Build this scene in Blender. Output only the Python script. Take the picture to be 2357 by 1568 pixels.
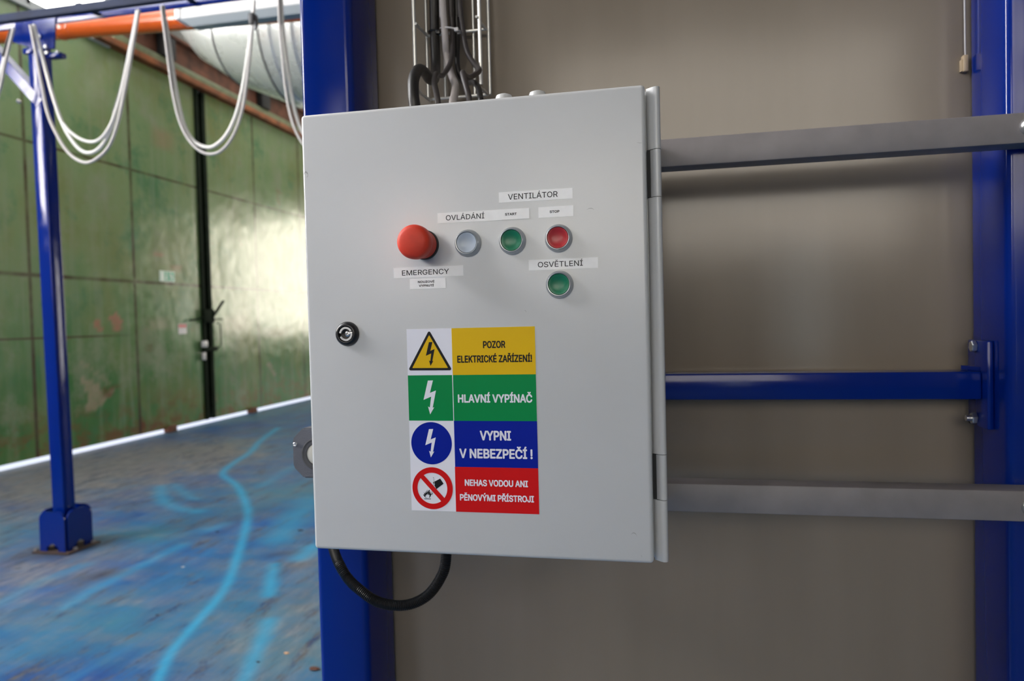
import bpy, bmesh, math, random
import numpy as np
from mathutils import Vector, Matrix
random.seed(4)
for o in list(bpy.data.objects):
    bpy.data.objects.remove(o)
S = bpy.context.scene
COL = S.collection

# ------------------------------------------------------------------ camera, world, exposure
YAW, PITCH, ROLL, FPX = 0.209268788, -0.0279103349, 0.0250057236, 1661.34531
PW, PH = 2357.0, 1568.0
EYE = Vector((0, 0, 1.5))
_r, _u, _f = Vector((1, 0, 0)), Vector((0, 0, 1)), Vector((0, 1, 0))
_m = Matrix.Rotation(YAW, 3, 'Z'); _r, _u, _f = _m @ _r, _m @ _u, _m @ _f
_m = Matrix.Rotation(PITCH, 3, _r); _u, _f = _m @ _u, _m @ _f
_m = Matrix.Rotation(ROLL, 3, _f); _r, _u = _m @ _r, _m @ _u
cam_d = bpy.data.cameras.new('camera'); cam = bpy.data.objects.new('camera', cam_d); COL.objects.link(cam)
cam_d.sensor_width = 36.0; cam_d.lens = FPX / PW * 36.0
cam_d.clip_start = 0.02; cam_d.clip_end = 200
_mw = Matrix((( _r.x, _u.x, -_f.x, EYE.x), (_r.y, _u.y, -_f.y, EYE.y), (_r.z, _u.z, -_f.z, EYE.z), (0, 0, 0, 1)))
cam.matrix_world = _mw
cam_d.dof.use_dof = True; cam_d.dof.focus_distance = 0.79; cam_d.dof.aperture_fstop = 5.6; cam_d.dof.aperture_blades = 7
S.camera = cam
S.view_settings.view_transform = 'Standard'; S.view_settings.look = 'None'
S.view_settings.gamma = 1.0; S.view_settings.exposure = 0.0; S.view_settings.use_curve_mapping = False
wd = bpy.data.worlds.new('sky'); S.world = wd; wd.use_nodes = True
wd.node_tree.nodes['Background'].inputs[0].default_value = (0.80, 0.84, 1.0, 1)
wd.node_tree.nodes['Background'].inputs[1].default_value = 2.6
S.cycles.max_bounces = 8; S.cycles.diffuse_bounces = 5; S.cycles.glossy_bounces = 4
S.cycles.use_denoising = True
S.cycles.sample_clamp_indirect = 6.0

WIN = {   # daylight brightness of each glazed opening of the hall, some added as fill (colour, strength)
    'clerestory': ((1.0, 0.97, 0.92), 6.0),
    'back': ((1.0, 0.96, 0.91), 8.6),
    'back_fill': ((1.0, 0.92, 0.79), 5.4),  # added frontal fill, out of view
    'side': ((1.0, 0.96, 0.92), 40.0),
    'side_high': ((0.97, 0.97, 1.0), 27.0),
    'gate': ((1.0, 0.93, 0.76), 13.0),
    'right': ((1.0, 0.97, 0.93), 7.0),
    'top_fill': ((1.0, 0.98, 0.95), 2.0),  # added top light, out of view
    'slit': ((0.75, 0.92, 1.0), 16.0),
}

def ray(px, py):
    return _f + (px - PW/2)/FPX*_r - (py - PH/2)/FPX*_u
def at(px, py, Y):                       # the point of the plane at depth Y seen at a photo pixel
    d = ray(px, py); return EYE + d*((Y - EYE.y)/d.y)
def onfloor(px, py, z=0.0):
    d = ray(px, py); return EYE + d*((z - EYE.z)/d.z)
XG = -7.1                                # the green door wall
def onwall(px, py, X=XG):
    d = ray(px, py); return EYE + d*((X - EYE.x)/d.x)

# ------------------------------------------------------------------ materials
def mat(name, color, rough=0.5, metal=0.0, coat=0.0, emit=None, spec=0.5, var=0.0, vscale=8.0, bump=0.0, bscale=60.0, trans=0.0, rvar=0.0):
    m = bpy.data.materials.new(name); m.use_nodes = True
    nt = m.node_tree; b = nt.nodes['Principled BSDF']
    b.inputs['Base Color'].default_value = (*color, 1); b.inputs['Roughness'].default_value = rough
    b.inputs['Metallic'].default_value = metal; b.inputs['Coat Weight'].default_value = coat
    b.inputs['Coat Roughness'].default_value = 0.08
    b.inputs['Specular IOR Level'].default_value = spec
    b.inputs['Transmission Weight'].default_value = trans
    if emit:
        b.inputs['Emission Color'].default_value = (*emit[0], 1); b.inputs['Emission Strength'].default_value = emit[1]
    if var or bump or rvar:
        tc = nt.nodes.new('ShaderNodeTexCoord')
        if var or rvar:
            n = nt.nodes.new('ShaderNodeTexNoise'); n.inputs['Scale'].default_value = vscale; n.inputs['Detail'].default_value = 6
            nt.links.new(tc.outputs['Object'], n.inputs['Vector'])
        if var:
            r = nt.nodes.new('ShaderNodeValToRGB')
            r.color_ramp.elements[0].position = 0.3; r.color_ramp.elements[1].position = 0.7
            r.color_ramp.elements[0].color = (*[c*(1-var) for c in color], 1)
            r.color_ramp.elements[1].color = (*[min(1, c*(1+var)) for c in color], 1)
            nt.links.new(n.outputs['Fac'], r.inputs['Fac']); nt.links.new(r.outputs['Color'], b.inputs['Base Color'])
        if rvar:
            mr = nt.nodes.new('ShaderNodeMapRange'); mr.inputs['From Min'].default_value = .3; mr.inputs['From Max'].default_value = .7
            mr.inputs['To Min'].default_value = max(0, rough-rvar); mr.inputs['To Max'].default_value = rough+rvar
            nt.links.new(n.outputs['Fac'], mr.inputs['Value']); nt.links.new(mr.outputs['Result'], b.inputs['Roughness'])
        if bump:
            n2 = nt.nodes.new('ShaderNodeTexNoise'); n2.inputs['Scale'].default_value = bscale; n2.inputs['Detail'].default_value = 3
            nt.links.new(tc.outputs['Object'], n2.inputs['Vector'])
            bp = nt.nodes.new('ShaderNodeBump'); bp.inputs['Strength'].default_value = bump; bp.inputs['Distance'].default_value = 0.002
            nt.links.new(n2.outputs['Fac'], bp.inputs['Height']); nt.links.new(bp.outputs['Normal'], b.inputs['Normal'])
    return m

M = {}
M['cabinet'] = mat('cabinet_paint', (0.575, 0.58, 0.585), 0.27, bump=0.025, bscale=900, var=0.03, vscale=5)
M['blue'] = mat('blue_gloss_paint', (0.001, 0.016, 0.185), 0.13, coat=0.0, spec=0.32, bump=0.02, bscale=40, rvar=0.05, vscale=14)
M['navy'] = mat('navy_rail_paint', (0.006, 0.014, 0.045), 0.6, spec=0.2, var=0.2)
M['rail'] = mat('grey_primed_steel', (0.225, 0.205, 0.21), 0.5, var=0.12, vscale=18, bump=0.05, bscale=200)
M['zinc'] = mat('zinc_plated_steel', (0.62, 0.62, 0.63), 0.28, metal=0.9, var=0.1, vscale=40)
M['wire'] = mat('zinc_wire', (0.72, 0.72, 0.70), 0.35, metal=0.7)
M['cable_dark'] = mat('dark_cable_sheath', (0.015, 0.013, 0.012), 0.42)
M['cable_mid'] = mat('grey_cable_sheath', (0.042, 0.035, 0.034), 0.48)
M['cable_light'] = mat('pale_cable_sheath', (0.42, 0.385, 0.375), 0.45)
M['cable_white'] = mat('white_cable_sheath', (0.82, 0.80, 0.76), 0.4)
M['cable_hang'] = mat('hanging_cable_sheath', (0.56, 0.53, 0.51), 0.4)
M['cable_black'] = mat('black_cable_sheath', (0.02, 0.02, 0.022), 0.45)
M['tie_white'] = mat('white_nylon', (0.62, 0.6, 0.6), 0.4)
M['conduit'] = mat('black_corrugated_plastic', (0.012, 0.012, 0.013), 0.3)
M['red'] = mat('red_mushroom_plastic', (0.62, 0.045, 0.02), 0.5, var=0.06, vscale=120, spec=0.3)
M['bezel'] = mat('satin_silver_plastic', (0.45, 0.47, 0.49), 0.3, metal=0.85)
M['cap_white'] = mat('clear_white_cap', (0.42, 0.48, 0.56), 0.34, spec=0.6)
M['cap_green'] = mat('green_cap', (0.0, 0.16, 0.075), 0.36, spec=0.6)
M['cap_red'] = mat('red_cap', (0.42, 0.012, 0.018), 0.36, spec=0.6)
M['black'] = mat('black_plastic', (0.012, 0.012, 0.013), 0.3)
M['dark_gap'] = mat('dark_recess', (0.01, 0.01, 0.01), 0.7)
M['tape'] = mat('label_tape', (0.87, 0.86, 0.86), 0.35, var=0.03, vscale=90)
M['ink'] = mat('black_ink', (0.012, 0.012, 0.014), 0.4, spec=0.15)
M['s_white'] = mat('sign_white', (0.80, 0.80, 0.88), 0.35, spec=0.15)
M['s_yellow'] = mat('sign_yellow', (0.74, 0.46, 0.006), 0.35, spec=0.15)
M['s_green'] = mat('sign_green', (0.0, 0.235, 0.06), 0.35, spec=0.15)
M['s_blue'] = mat('sign_blue', (0.0, 0.012, 0.29), 0.35, spec=0.15)
M['s_red'] = mat('sign_red', (0.60, 0.007, 0.008), 0.35, spec=0.15)
M['castbox'] = mat('hammered_grey_cast', (0.085, 0.09, 0.112), 0.45, metal=0.2, bump=0.6, bscale=1100)
M['scuff'] = mat('grey_scuff', (0.36, 0.36, 0.36), 0.5)
M['rubber'] = mat('grey_rubber', (0.06, 0.06, 0.065), 0.5)
M['lens'] = mat('frosted_lens', (0.50, 0.49, 0.44), 0.35)
M['orange'] = mat('orange_pipe', (0.68, 0.11, 0.015), 0.25, coat=0.6, var=0.06)
M['lampwhite'] = mat('lamp_housing_white', (0.9, 0.89, 0.87), 0.4)
M['lampgrey'] = mat('lamp_diffuser', (0.36, 0.40, 0.42), 0.3)
M['duct'] = mat('galvanised_sheet', (0.86, 0.88, 0.88), 0.28, metal=0.4, rvar=0.08, vscale=3)
M['rust'] = mat('rusty_steel', (0.13, 0.045, 0.022), 0.75, var=0.5, vscale=5)
M['rust_dark'] = mat('dark_rusty_plate', (0.05, 0.03, 0.025), 0.8, var=0.4)
M['rust_bright'] = mat('rust_orange_steel', (0.24, 0.075, 0.022), 0.75, var=0.5, vscale=4)
M['green_bar'] = mat('green_rail_paint', (0.17, 0.19, 0.10), 0.5, var=0.2)
M['dark_green'] = mat('dark_green_steel', (0.010, 0.017, 0.009), 0.8, spec=0.1, var=0.3)
M['plaster'] = mat('hall_plaster', (0.20, 0.195, 0.18), 0.8, var=0.08, vscale=2)
M['roof'] = mat('hall_roof_sheet', (0.16, 0.16, 0.155), 0.7, var=0.06, vscale=2)
M['apron'] = mat('outdoor_concrete', (0.75, 0.75, 0.80), 0.9)
M['frame'] = mat('window_frame_paint', (0.4, 0.42, 0.42), 0.5)
M['exit_green'] = mat('exit_sign_green', (0.06, 0.40, 0.24), 0.35)
M['exit_white'] = mat('exit_sign_white', (0.78, 0.86, 0.76), 0.35)
M['paper'] = mat('paper_white', (0.85, 0.80, 0.78), 0.6)
M['paper_red'] = mat('paper_red', (0.78, 0.25, 0.23), 0.6)
M['leaf'] = mat('dry_leaf', (0.09, 0.03, 0.015), 0.7)
M['chip'] = mat('pale_wood', (0.5, 0.3, 0.16), 0.7)
M['grit'] = mat('dark_grit', (0.03, 0.03, 0.035), 0.8)
M['clip'] = mat('amber_plastic_clip', (0.52, 0.40, 0.26), 0.3)
M['brass'] = mat('brass', (0.75, 0.45, 0.12), 0.35, metal=0.9)
for k, (c, s) in WIN.items():
    M['win_'+k] = mat('glazing_'+k, (0.8, 0.8, 0.8), 0.4, emit=(c, s))

# ------------------------------------------------------------------ mesh helpers
def bm_new(): return bmesh.new()
def add_box(bm, lo, hi, bevel=0.0, seg=2, edges=None):
    r = bmesh.ops.create_cube(bm, size=1.0)
    vs = r['verts']
    lo, hi = Vector(lo), Vector(hi); c = (lo+hi)/2; d = hi-lo
    for v in vs: v.co = Vector((v.co.x*d.x, v.co.y*d.y, v.co.z*d.z)) + c
    if bevel > 0:
        es = {e for v in vs for e in v.link_edges}
        if edges is not None:
            es = {e for e in es if abs((e.verts[0].co-e.verts[1].co)['xyz'.index(edges)]) > 1e-6}
        bmesh.ops.bevel(bm, geom=list(es), offset=bevel, segments=seg, affect='EDGES', profile=0.5)
    return bm
def add_obox(bm, p0, p1, w, h, up=Vector((0, 0, 1)), bevel=0.0):
    p0, p1 = Vector(p0), Vector(p1); ax = (p1-p0); L = ax.length; ax.normalize()
    sd = ax.cross(up).normalized(); u2 = sd.cross(ax).normalized()
    vs = bmesh.ops.create_cube(bm, size=1.0)['verts']
    for v in vs: v.co = (p0+p1)/2 + ax*(v.co.x*L) + sd*(v.co.y*w) + u2*(v.co.z*h)
    if bevel: bmesh.ops.bevel(bm, geom=list({e for v in vs for e in v.link_edges}), offset=bevel, segments=2, affect='EDGES')
    return bm
def catmull(pts, n=10):
    pts = [Vector(p) for p in pts]; P = [2*pts[0]-pts[1]] + pts + [2*pts[-1]-pts[-2]]; out = []
    for i in range(1, len(P)-2):
        a, b, c, d = P[i-1:i+3]
        for k in range(n):
            t = k/n
            out.append(0.5*((2*b) + (c-a)*t + (2*a-5*b+4*c-d)*t*t + (3*b-a-3*c+d)*t**3))
    out.append(pts[-1]); return out
def resample(pts, step):
    d = [0.0]
    for a, b in zip(pts, pts[1:]): d.append(d[-1]+(b-a).length)
    n = max(2, int(d[-1]/step)); out = []; j = 0
    for i in range(n+1):
        s = d[-1]*i/n
        while j < len(d)-2 and d[j+1] < s: j += 1
        t = (s-d[j])/max(1e-9, d[j+1]-d[j]); out.append(pts[j].lerp(pts[j+1], min(1, max(0, t))))
    return out
def add_tube(bm, pts, r, sides=12, cap=True, radii=None):
    pts = [Vector(p) for p in pts]; rings = []; prev = None
    for i, p in enumerate(pts):
        t = (pts[min(i+1, len(pts)-1)]-pts[max(i-1, 0)]).normalized()
        if prev is None:
            n = t.orthogonal().normalized()
        else:
            n = (prev - t*prev.dot(t))
            n = n.normalized() if n.length > 1e-6 else t.orthogonal().normalized()
        prev = n; b = t.cross(n); rr = radii[i] if radii else r
        rings.append([bm.verts.new(p + n*(rr*math.cos(2*math.pi*k/sides)) + b*(rr*math.sin(2*math.pi*k/sides))) for k in range(sides)])
    for a, b in zip(rings, rings[1:]):
        for k in range(sides):
            bm.faces.new((a[k], a[(k+1) % sides], b[(k+1) % sides], b[k]))
    if cap:
        bm.faces.new(list(reversed(rings[0]))); bm.faces.new(rings[-1])
    return bm
def add_lathe(bm, prof, org, axis, sides=48, cap0=True, cap1=True):
    org = Vector(org); axis = Vector(axis).normalized(); n = axis.orthogonal().normalized(); b = axis.cross(n); rings = []
    for rr, h in prof:
        if rr < 1e-7: rings.append([bm.verts.new(org+axis*h)])
        else: rings.append([bm.verts.new(org + axis*h + n*(rr*math.cos(2*math.pi*k/sides)) + b*(rr*math.sin(2*math.pi*k/sides))) for k in range(sides)])
    for a, c in zip(rings, rings[1:]):
        for k in range(sides):
            k2 = (k+1) % sides
            if len(a) == 1 and len(c) == 1: continue
            if len(a) == 1: bm.faces.new((a[0], c[k2], c[k]))
            elif len(c) == 1: bm.faces.new((a[k], a[k2], c[0]))
            else: bm.faces.new((a[k], a[k2], c[k2], c[k]))
    if cap0 and len(rings[0]) > 1: bm.faces.new(list(reversed(rings[0])))
    if cap1 and len(rings[-1]) > 1: bm.faces.new(rings[-1])
    return bm
def add_prism(bm, poly, vec):            # a polygon of 3-D points pushed along vec
    vec = Vector(vec); a = [bm.verts.new(Vector(p)) for p in poly]; b = [bm.verts.new(Vector(p)+vec) for p in poly]
    n = len(poly); bm.faces.new(list(reversed(a))); bm.faces.new(b)
    for k in range(n): bm.faces.new((a[k], a[(k+1) % n], b[(k+1) % n], b[k]))
    return bm
def add_hex(bm, c, axis, r, h):
    return add_lathe(bm, [(r*0.92, 0), (r, h*0.12), (r, h*0.85), (r*0.88, h)], c, axis, sides=6)

def setp(o, label=None, cat=None, group=None, kind=None):
    if label: o['label'] = label
    if cat: o['category'] = cat
    if group: o['group'] = group
    if kind: o['kind'] = kind
    return o
def thing(name, label, cat, loc=(0, 0, 0), group=None):
    o = bpy.data.objects.new(name, None); COL.objects.link(o); o.location = loc; o.empty_display_size = 0.05
    return setp(o, label, cat, group)
def obj(name, bm, m, parent=None, label=None, smooth=35, origin=None):
    """one mesh object; the bmesh is in world coordinates and is re-based on the thing's location"""
    root = parent
    while root is not None and root.parent is not None: root = root.parent
    org = Vector(origin) if origin is not None else (Vector(root.location) if root is not None else Vector((0, 0, 0)))
    if parent is None and origin is None and len(bm.verts):
        cs = [v.co for v in bm.verts]
        org = Vector(((min(c.x for c in cs)+max(c.x for c in cs))/2, (min(c.y for c in cs)+max(c.y for c in cs))/2, min(c.z for c in cs)))
    bmesh.ops.recalc_face_normals(bm, faces=bm.faces[:])
    for v in bm.verts: v.co -= org
    if smooth:
        ang = math.radians(smooth)
        for f_ in bm.faces: f_.smooth = True
        for e in bm.edges:
            e.smooth = not (len(e.link_faces) == 2 and e.calc_face_angle(0) > ang)
    me = bpy.data.meshes.new(name); bm.to_mesh(me); bm.free()
    me.materials.append(m)
    o = bpy.data.objects.new(name, me); COL.objects.link(o)
    if parent is not None: o.parent = parent
    else: o.location = org
    if label: o['label'] = label
    return o
def struct(name, bm, m, parent=None, smooth=35):
    o = obj(name, bm, m, parent, smooth=smooth)
    if parent is None: o['kind'] = 'structure'
    return o

# lettering: flat text meshes standing in the XZ plane, facing the camera side (-Y)
FONT = None
try:                                     # the plain sans-serif that ships inside Blender
    import os
    FONT = bpy.data.fonts.load(os.path.join(bpy.utils.system_resource('DATAFILES', path='fonts'), 'Inter.woff2'))
except Exception:
    FONT = None
_tg = {}
def text_geo(s):
    """triangles of a line of text; overlapping strokes of a glyph are filled one by one, so they never cancel out"""
    if s in _tg: return _tg[s]
    cu = bpy.data.curves.new('t', 'FONT'); cu.body = s; cu.font = FONT if FONT else cu.font; cu.resolution_u = 5
    o = bpy.data.objects.new('t', cu); COL.objects.link(o)
    for q in bpy.context.selected_objects: q.select_set(False)
    bpy.context.view_layer.objects.active = o; o.select_set(True); bpy.ops.object.convert(target='CURVE')
    o = bpy.context.view_layer.objects.active; loops = []
    for sp in o.data.splines:
        P = []
        if sp.type == 'BEZIER':
            B = sp.bezier_points; n = len(B)
            for i in range(n):
                p0, p1, p2, p3 = B[i].co, B[i].handle_right, B[(i+1) % n].handle_left, B[(i+1) % n].co
                st = (p1-p0).cross(p3-p0).length < 1e-6 and (p2-p0).cross(p3-p0).length < 1e-6
                for k in range(1 if st else 6):
                    t = k/6; P.append(((1-t)**3*p0+3*(1-t)**2*t*p1+3*(1-t)*t*t*p2+t**3*p3).to_2d())
        else:
            P = [q.co.to_3d().to_2d() for q in sp.points]
        Q = [p for i, p in enumerate(P) if (p-P[i-1]).length > 1e-6]
        if len(Q) > 2: loops.append(Q)
    bpy.data.objects.remove(o)
    from mathutils.geometry import delaunay_2d_cdt
    pts, eds = [], []
    for P in loops:
        n0 = len(pts); pts += P; eds += [(n0+i, n0+(i+1) % len(P)) for i in range(len(P))]
    V, _, F, _, _, _ = delaunay_2d_cdt(pts, eds, [], 0, 1e-6)
    def winding(p):
        w = 0
        for P in loops:
            for i in range(len(P)):
                a_, b_ = P[i-1], P[i]
                if (a_.y > p.y) != (b_.y > p.y) and p.x < (b_.x-a_.x)*(p.y-a_.y)/(b_.y-a_.y)+a_.x: w += 1 if b_.y > a_.y else -1
        return w
    vs = [v.to_3d() for v in V]
    fs = [tuple(t) for t in F if winding((V[t[0]]+V[t[1]]+V[t[2]])/3) != 0]
    _tg[s] = (vs, fs); return vs, fs
_h = {}
def cap_height(bold):
    if bold not in _h: _h[bold] = max(v.y for v in text_geo('H')[0])
    return _h[bold]
def add_text(bm, s, x0, x1, zb, cap, Y, bold=0.0):
    """bold: stroke thickening as a share of the cap height, made by overlapping copies"""
    vs, fs = text_geo(s); d = bold*cap; x0 += d; x1 -= d; cap -= 2*d; zb += d
    a, b = min(v.x for v in vs), max(v.x for v in vs); sx = (x1-x0)/(b-a); sz = cap/cap_height(0.0)
    for k in range(8 if bold else 1):
        ox, oz = (d*math.cos(k*math.pi/4), d*math.sin(k*math.pi/4)) if bold else (0, 0)
        nv = [bm.verts.new((x0+(v.x-a)*sx+ox, Y-(k*3+v.z)*3e-6, zb+v.y*sz+oz)) for v in vs]
        for f_ in fs:
            try: bm.faces.new([nv[i] for i in f_])
            except ValueError: pass
    return bm

# ------------------------------------------------------------------ the hall shell
HX0, HX1, HY0, HY1, HZ = XG, 7.0, -9.0, 24.0, 7.2

# floor: a grid that carries two masks of old paint (where it wore off, where it is fresh)
xs = np.concatenate([np.arange(HX0, -0.15, 0.02), [0.3, 1, 2, 4, HX1]])
ys = np.concatenate([[HY0, -5, -2, 0, 1.2], np.arange(2.0, 15.0, 0.022), [17, 20, HY1]])
GX, GY = np.meshgrid(xs, ys)
nx, ny = len(xs), len(ys)
fv = np.stack([GX.ravel(), GY.ravel(), np.zeros(nx*ny)], 1)
ii = (np.arange(ny-1)[:, None]*nx + np.arange(nx-1)[None, :]).ravel()
fq = np.stack([ii, ii+1, ii+nx+1, ii+nx], 1)
fme = bpy.data.meshes.new('floor'); fme.from_pydata(fv.tolist(), [], fq.tolist())
def seg_mask(pts, w0, w1, soft=0.85):
    P = [onfloor(*p) for p in pts]; P = catmull(P, 8); best = np.full(GX.shape, 9.0)
    for i, (a, b) in enumerate(zip(P, P[1:])):
        w = w0+(w1-w0)*i/len(P)
        dx, dy = b.x-a.x, b.y-a.y; L2 = dx*dx+dy*dy+1e-12
        t = np.clip(((GX-a.x)*dx+(GY-a.y)*dy)/L2, 0, 1)
        best = np.minimum(best, np.hypot(GX-a.x-t*dx, GY-a.y-t*dy)/w)
    return np.clip((1.0+soft-best)/(2*soft), 0, 1)
def blob(px, py, rx, ry):
    p = onfloor(px, py); q = onfloor(px+rx, py); s = onfloor(px, py-ry)
    a = abs(q.x-p.x)+1e-6; b = (Vector((s.x-p.x, s.y-p.y))).length
    dirv = Vector((s.x-p.x, s.y-p.y)).normalized()
    u_ = (GX-p.x)*dirv.x+(GY-p.y)*dirv.y; v_ = -(GX-p.x)*dirv.y+(GY-p.y)*dirv.x
    return np.exp(-(u_/b)**2-(v_/a)**2)
fresh = np.zeros(GX.shape)
for pts, w0, w1, s in [
    ([(350, 1600), (395, 1500), (455, 1430), (520, 1350), (550, 1270), (568, 1205), (568, 1165), (545, 1118), (513, 1092), (535, 1068), (575, 1042), (600, 1015), (640, 985)], .02, .042, 1.0),
    ([(560, 1568), (600, 1480), (620, 1430)], .03, .04, .8), ([(620, 1370), (625, 1330), (632, 1300)], .035, .035, .9),
    ([(370, 1120), (375, 1150), (410, 1170), (460, 1178)], .06, .05, .6), ([(400, 1115), (430, 1140), (455, 1150)], .05, .04, .45),
    ([(150, 1400), (230, 1350), (330, 1300), (420, 1255)], .035, .05, .45), ([(0, 1390), (90, 1340), (200, 1300)], .05, .05, .35),
    ([(640, 1240), (700, 1170), (720, 1150)], .10, .12, .55), ([(690, 1285), (720, 1260)], .06, .07, .9), ([(600, 1120), (660, 1085), (700, 1060)], .05, .06, .35),
    ([(480, 1220), (520, 1205)], .06, .05, .4)]:
    fresh = np.maximum(fresh, s*seg_mask(pts, w0, w1))
wear = 0.85*blob(330, 1060, 240, 50)+0.55*blob(60, 1330, 190, 55)+0.5*blob(60, 1120, 160, 60)+0.45*blob(690, 1290, 60, 22)+0.3*blob(500, 1040, 120, 30)+0.35*blob(700, 1400, 60, 120)+0.3*blob(560, 1480, 90, 60)
wear = np.clip(wear, 0, 1)
dark = 0.8*blob(150, 1262, 75, 16)+0.5*blob(230, 1325, 60, 10)+0.5*blob(650, 1275, 40, 7)+0.25*blob(690, 1300, 40, 8)
for nm, arr in (('fresh', fresh), ('wear', wear), ('dark', np.clip(dark, 0, 1))):
    a = fme.attributes.new(nm, 'FLOAT', 'POINT'); a.data.foreach_set('value', arr.ravel().astype(np.float32))
def floor_mat():
    m = bpy.data.materials.new('worn_blue_floor_paint'); m.use_nodes = True; nt = m.node_tree; L = nt.links.new; N = nt.nodes.new
    b = nt.nodes['Principled BSDF']; tc = N('ShaderNodeTexCoord')
    def noise(scale, rot, sc, detail=6, rough=0.6):
        mp = N('ShaderNodeMapping'); mp.inputs['Rotation'].default_value = (0, 0, rot); mp.inputs['Scale'].default_value = sc
        L(tc.outputs['Object'], mp.inputs['Vector']); n = N('ShaderNodeTexNoise'); n.inputs['Scale'].default_value = scale
        n.inputs['Detail'].default_value = detail; n.inputs['Roughness'].default_value = rough; L(mp.outputs['Vector'], n.inputs['Vector']); return n.outputs['Fac']
    def attr(nm):
        a = N('ShaderNodeAttribute'); a.attribute_name = nm; return a.outputs['Fac']
    def math_(op, a, c, clamp=False):
        n = N('ShaderNodeMath'); n.operation = op; n.use_clamp = clamp
        for i, v in enumerate((a, c)):
            if isinstance(v, (int, float)): n.inputs[i].default_value = v
            else: L(v, n.inputs[i])
        return n.outputs[0]
    def mix(f, c0, c1):
        n = N('ShaderNodeMix'); n.data_type = 'RGBA'
        if isinstance(f, float): n.inputs[0].default_value = f
        else: L(f, n.inputs[0])
        for i, c in ((6, c0), (7, c1)):
            if isinstance(c, tuple): n.inputs[i].default_value = (*c, 1)
            else: L(c, n.inputs[i])
        return n.outputs[2]
    streak = noise(1.6, math.radians(9), (3.6, 0.45, 1), 8, .65); big = noise(0.8, 0.4, (1, 1, 1), 4); fine = noise(8, math.radians(7), (2.6, 0.55, 1), 9, .72)
    swirl = noise(2.2, 0.9, (0.8, 2.4, 1), 5)
    def ramp(v, a, c):
        n = N('ShaderNodeMapRange'); n.inputs['From Min'].default_value = a; n.inputs['From Max'].default_value = c; L(v, n.inputs['Value']); return n.outputs[0]
    blue = mix(ramp(streak, .36, .66), (0.002, 0.044, 0.20), (0.009, 0.120, 0.34))
    blue = mix(ramp(big, .38, .66), blue, (0.030, 0.150, 0.235))
    grey = mix(ramp(fine, .35, .65), (0.11, 0.092, 0.078), (0.29, 0.265, 0.24))
    w = math_('ADD', math_('MULTIPLY', attr('wear'), 1.15), math_('MULTIPLY', math_('SUBTRACT', swirl, 0.44), 1.5))
    w = math_('ADD', w, math_('MULTIPLY', math_('SUBTRACT', fine, 0.5), 0.9), True)
    col = mix(math_('MULTIPLY', w, 0.85), blue, grey)
    mott = noise(3.0, math.radians(14), (2.8, .55, 1), 10, .78); mot2 = noise(17, .3, (1.3, .8, 1), 6, .7)
    col = mix(ramp(mott, .52, .62), col, mix(ramp(mot2, .4, .6), (0.005, 0.035, 0.12), (0.10, 0.092, 0.085)))
    col = mix(math_('MULTIPLY', ramp(mott, .46, .33), .7), col, mix(ramp(mot2, .4, .6), (0.014, 0.15, 0.36), (0.055, 0.14, 0.22)))
    fr = math_('MULTIPLY', attr('fresh'), math_('ADD', 0.25, math_('MULTIPLY', fine, 1.0)), True)
    col = mix(fr, col, (0.02, 0.32, 0.55))
    col = mix(attr('dark'), col, (0.03, 0.022, 0.018))
    sp = N('ShaderNodeTexVoronoi'); sp.inputs['Scale'].default_value = 2.3; L(tc.outputs['Object'], sp.inputs['Vector'])
    spots = ramp(sp.outputs['Distance'], 0.075, 0.02)
    col = mix(math_('MULTIPLY', spots, math_('MULTIPLY', ramp(fine, .45, .6), .8)), col, (0.04, 0.045, 0.05))
    L(col, b.inputs['Base Color'])
    mr = N('ShaderNodeMapRange'); b.inputs['Specular IOR Level'].default_value = .3; mr.inputs['To Min'].default_value = .38; mr.inputs['To Max'].default_value = .7; L(fine, mr.inputs['Value']); L(mr.outputs[0], b.inputs['Roughness'])
    bp = N('ShaderNodeBump'); bp.inputs['Strength'].default_value = .15; bp.inputs['Distance'].default_value = .004; L(fine, bp.inputs['Height']); L(bp.outputs['Normal'], b.inputs['Normal'])
    return m
fme.materials.append(floor_mat())
floor = bpy.data.objects.new('floor', fme); COL.objects.link(floor); floor['kind'] = 'structure'

def pane_window(name, lo, hi, axis, key, nu, nv):
    """glazed opening: an emissive daylight pane, with frame and glazing bars"""
    w = struct(name, add_box(bm_new(), lo, hi), M['win_'+key])
    lo, hi = Vector(lo), Vector(hi); ax = 'xyz'.index(axis); oth = [i for i in range(3) if i != ax]
    fb = bm_new(); pad = 0.03
    for d, n in ((oth[0], nu), (oth[1], nv)):
        for k in range(n+1):
            a, b = lo.copy(), hi.copy(); c = lo[d]+(hi[d]-lo[d])*k/n
            t = 0.05 if k in (0, n) else 0.025
            a[d], b[d] = c-t, c+t; a[ax] -= pad; b[ax] += pad; add_box(fb, a, b)
    fr = obj('window_frame', fb, M['frame'], None, origin=w.location); fr.parent = w; fr.location = (0, 0, 0)
    return w
def window(name, lo, hi, axis, key, nu=3, nv=2): return pane_window(name, lo, hi, axis, key, nu, nv)

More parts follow.
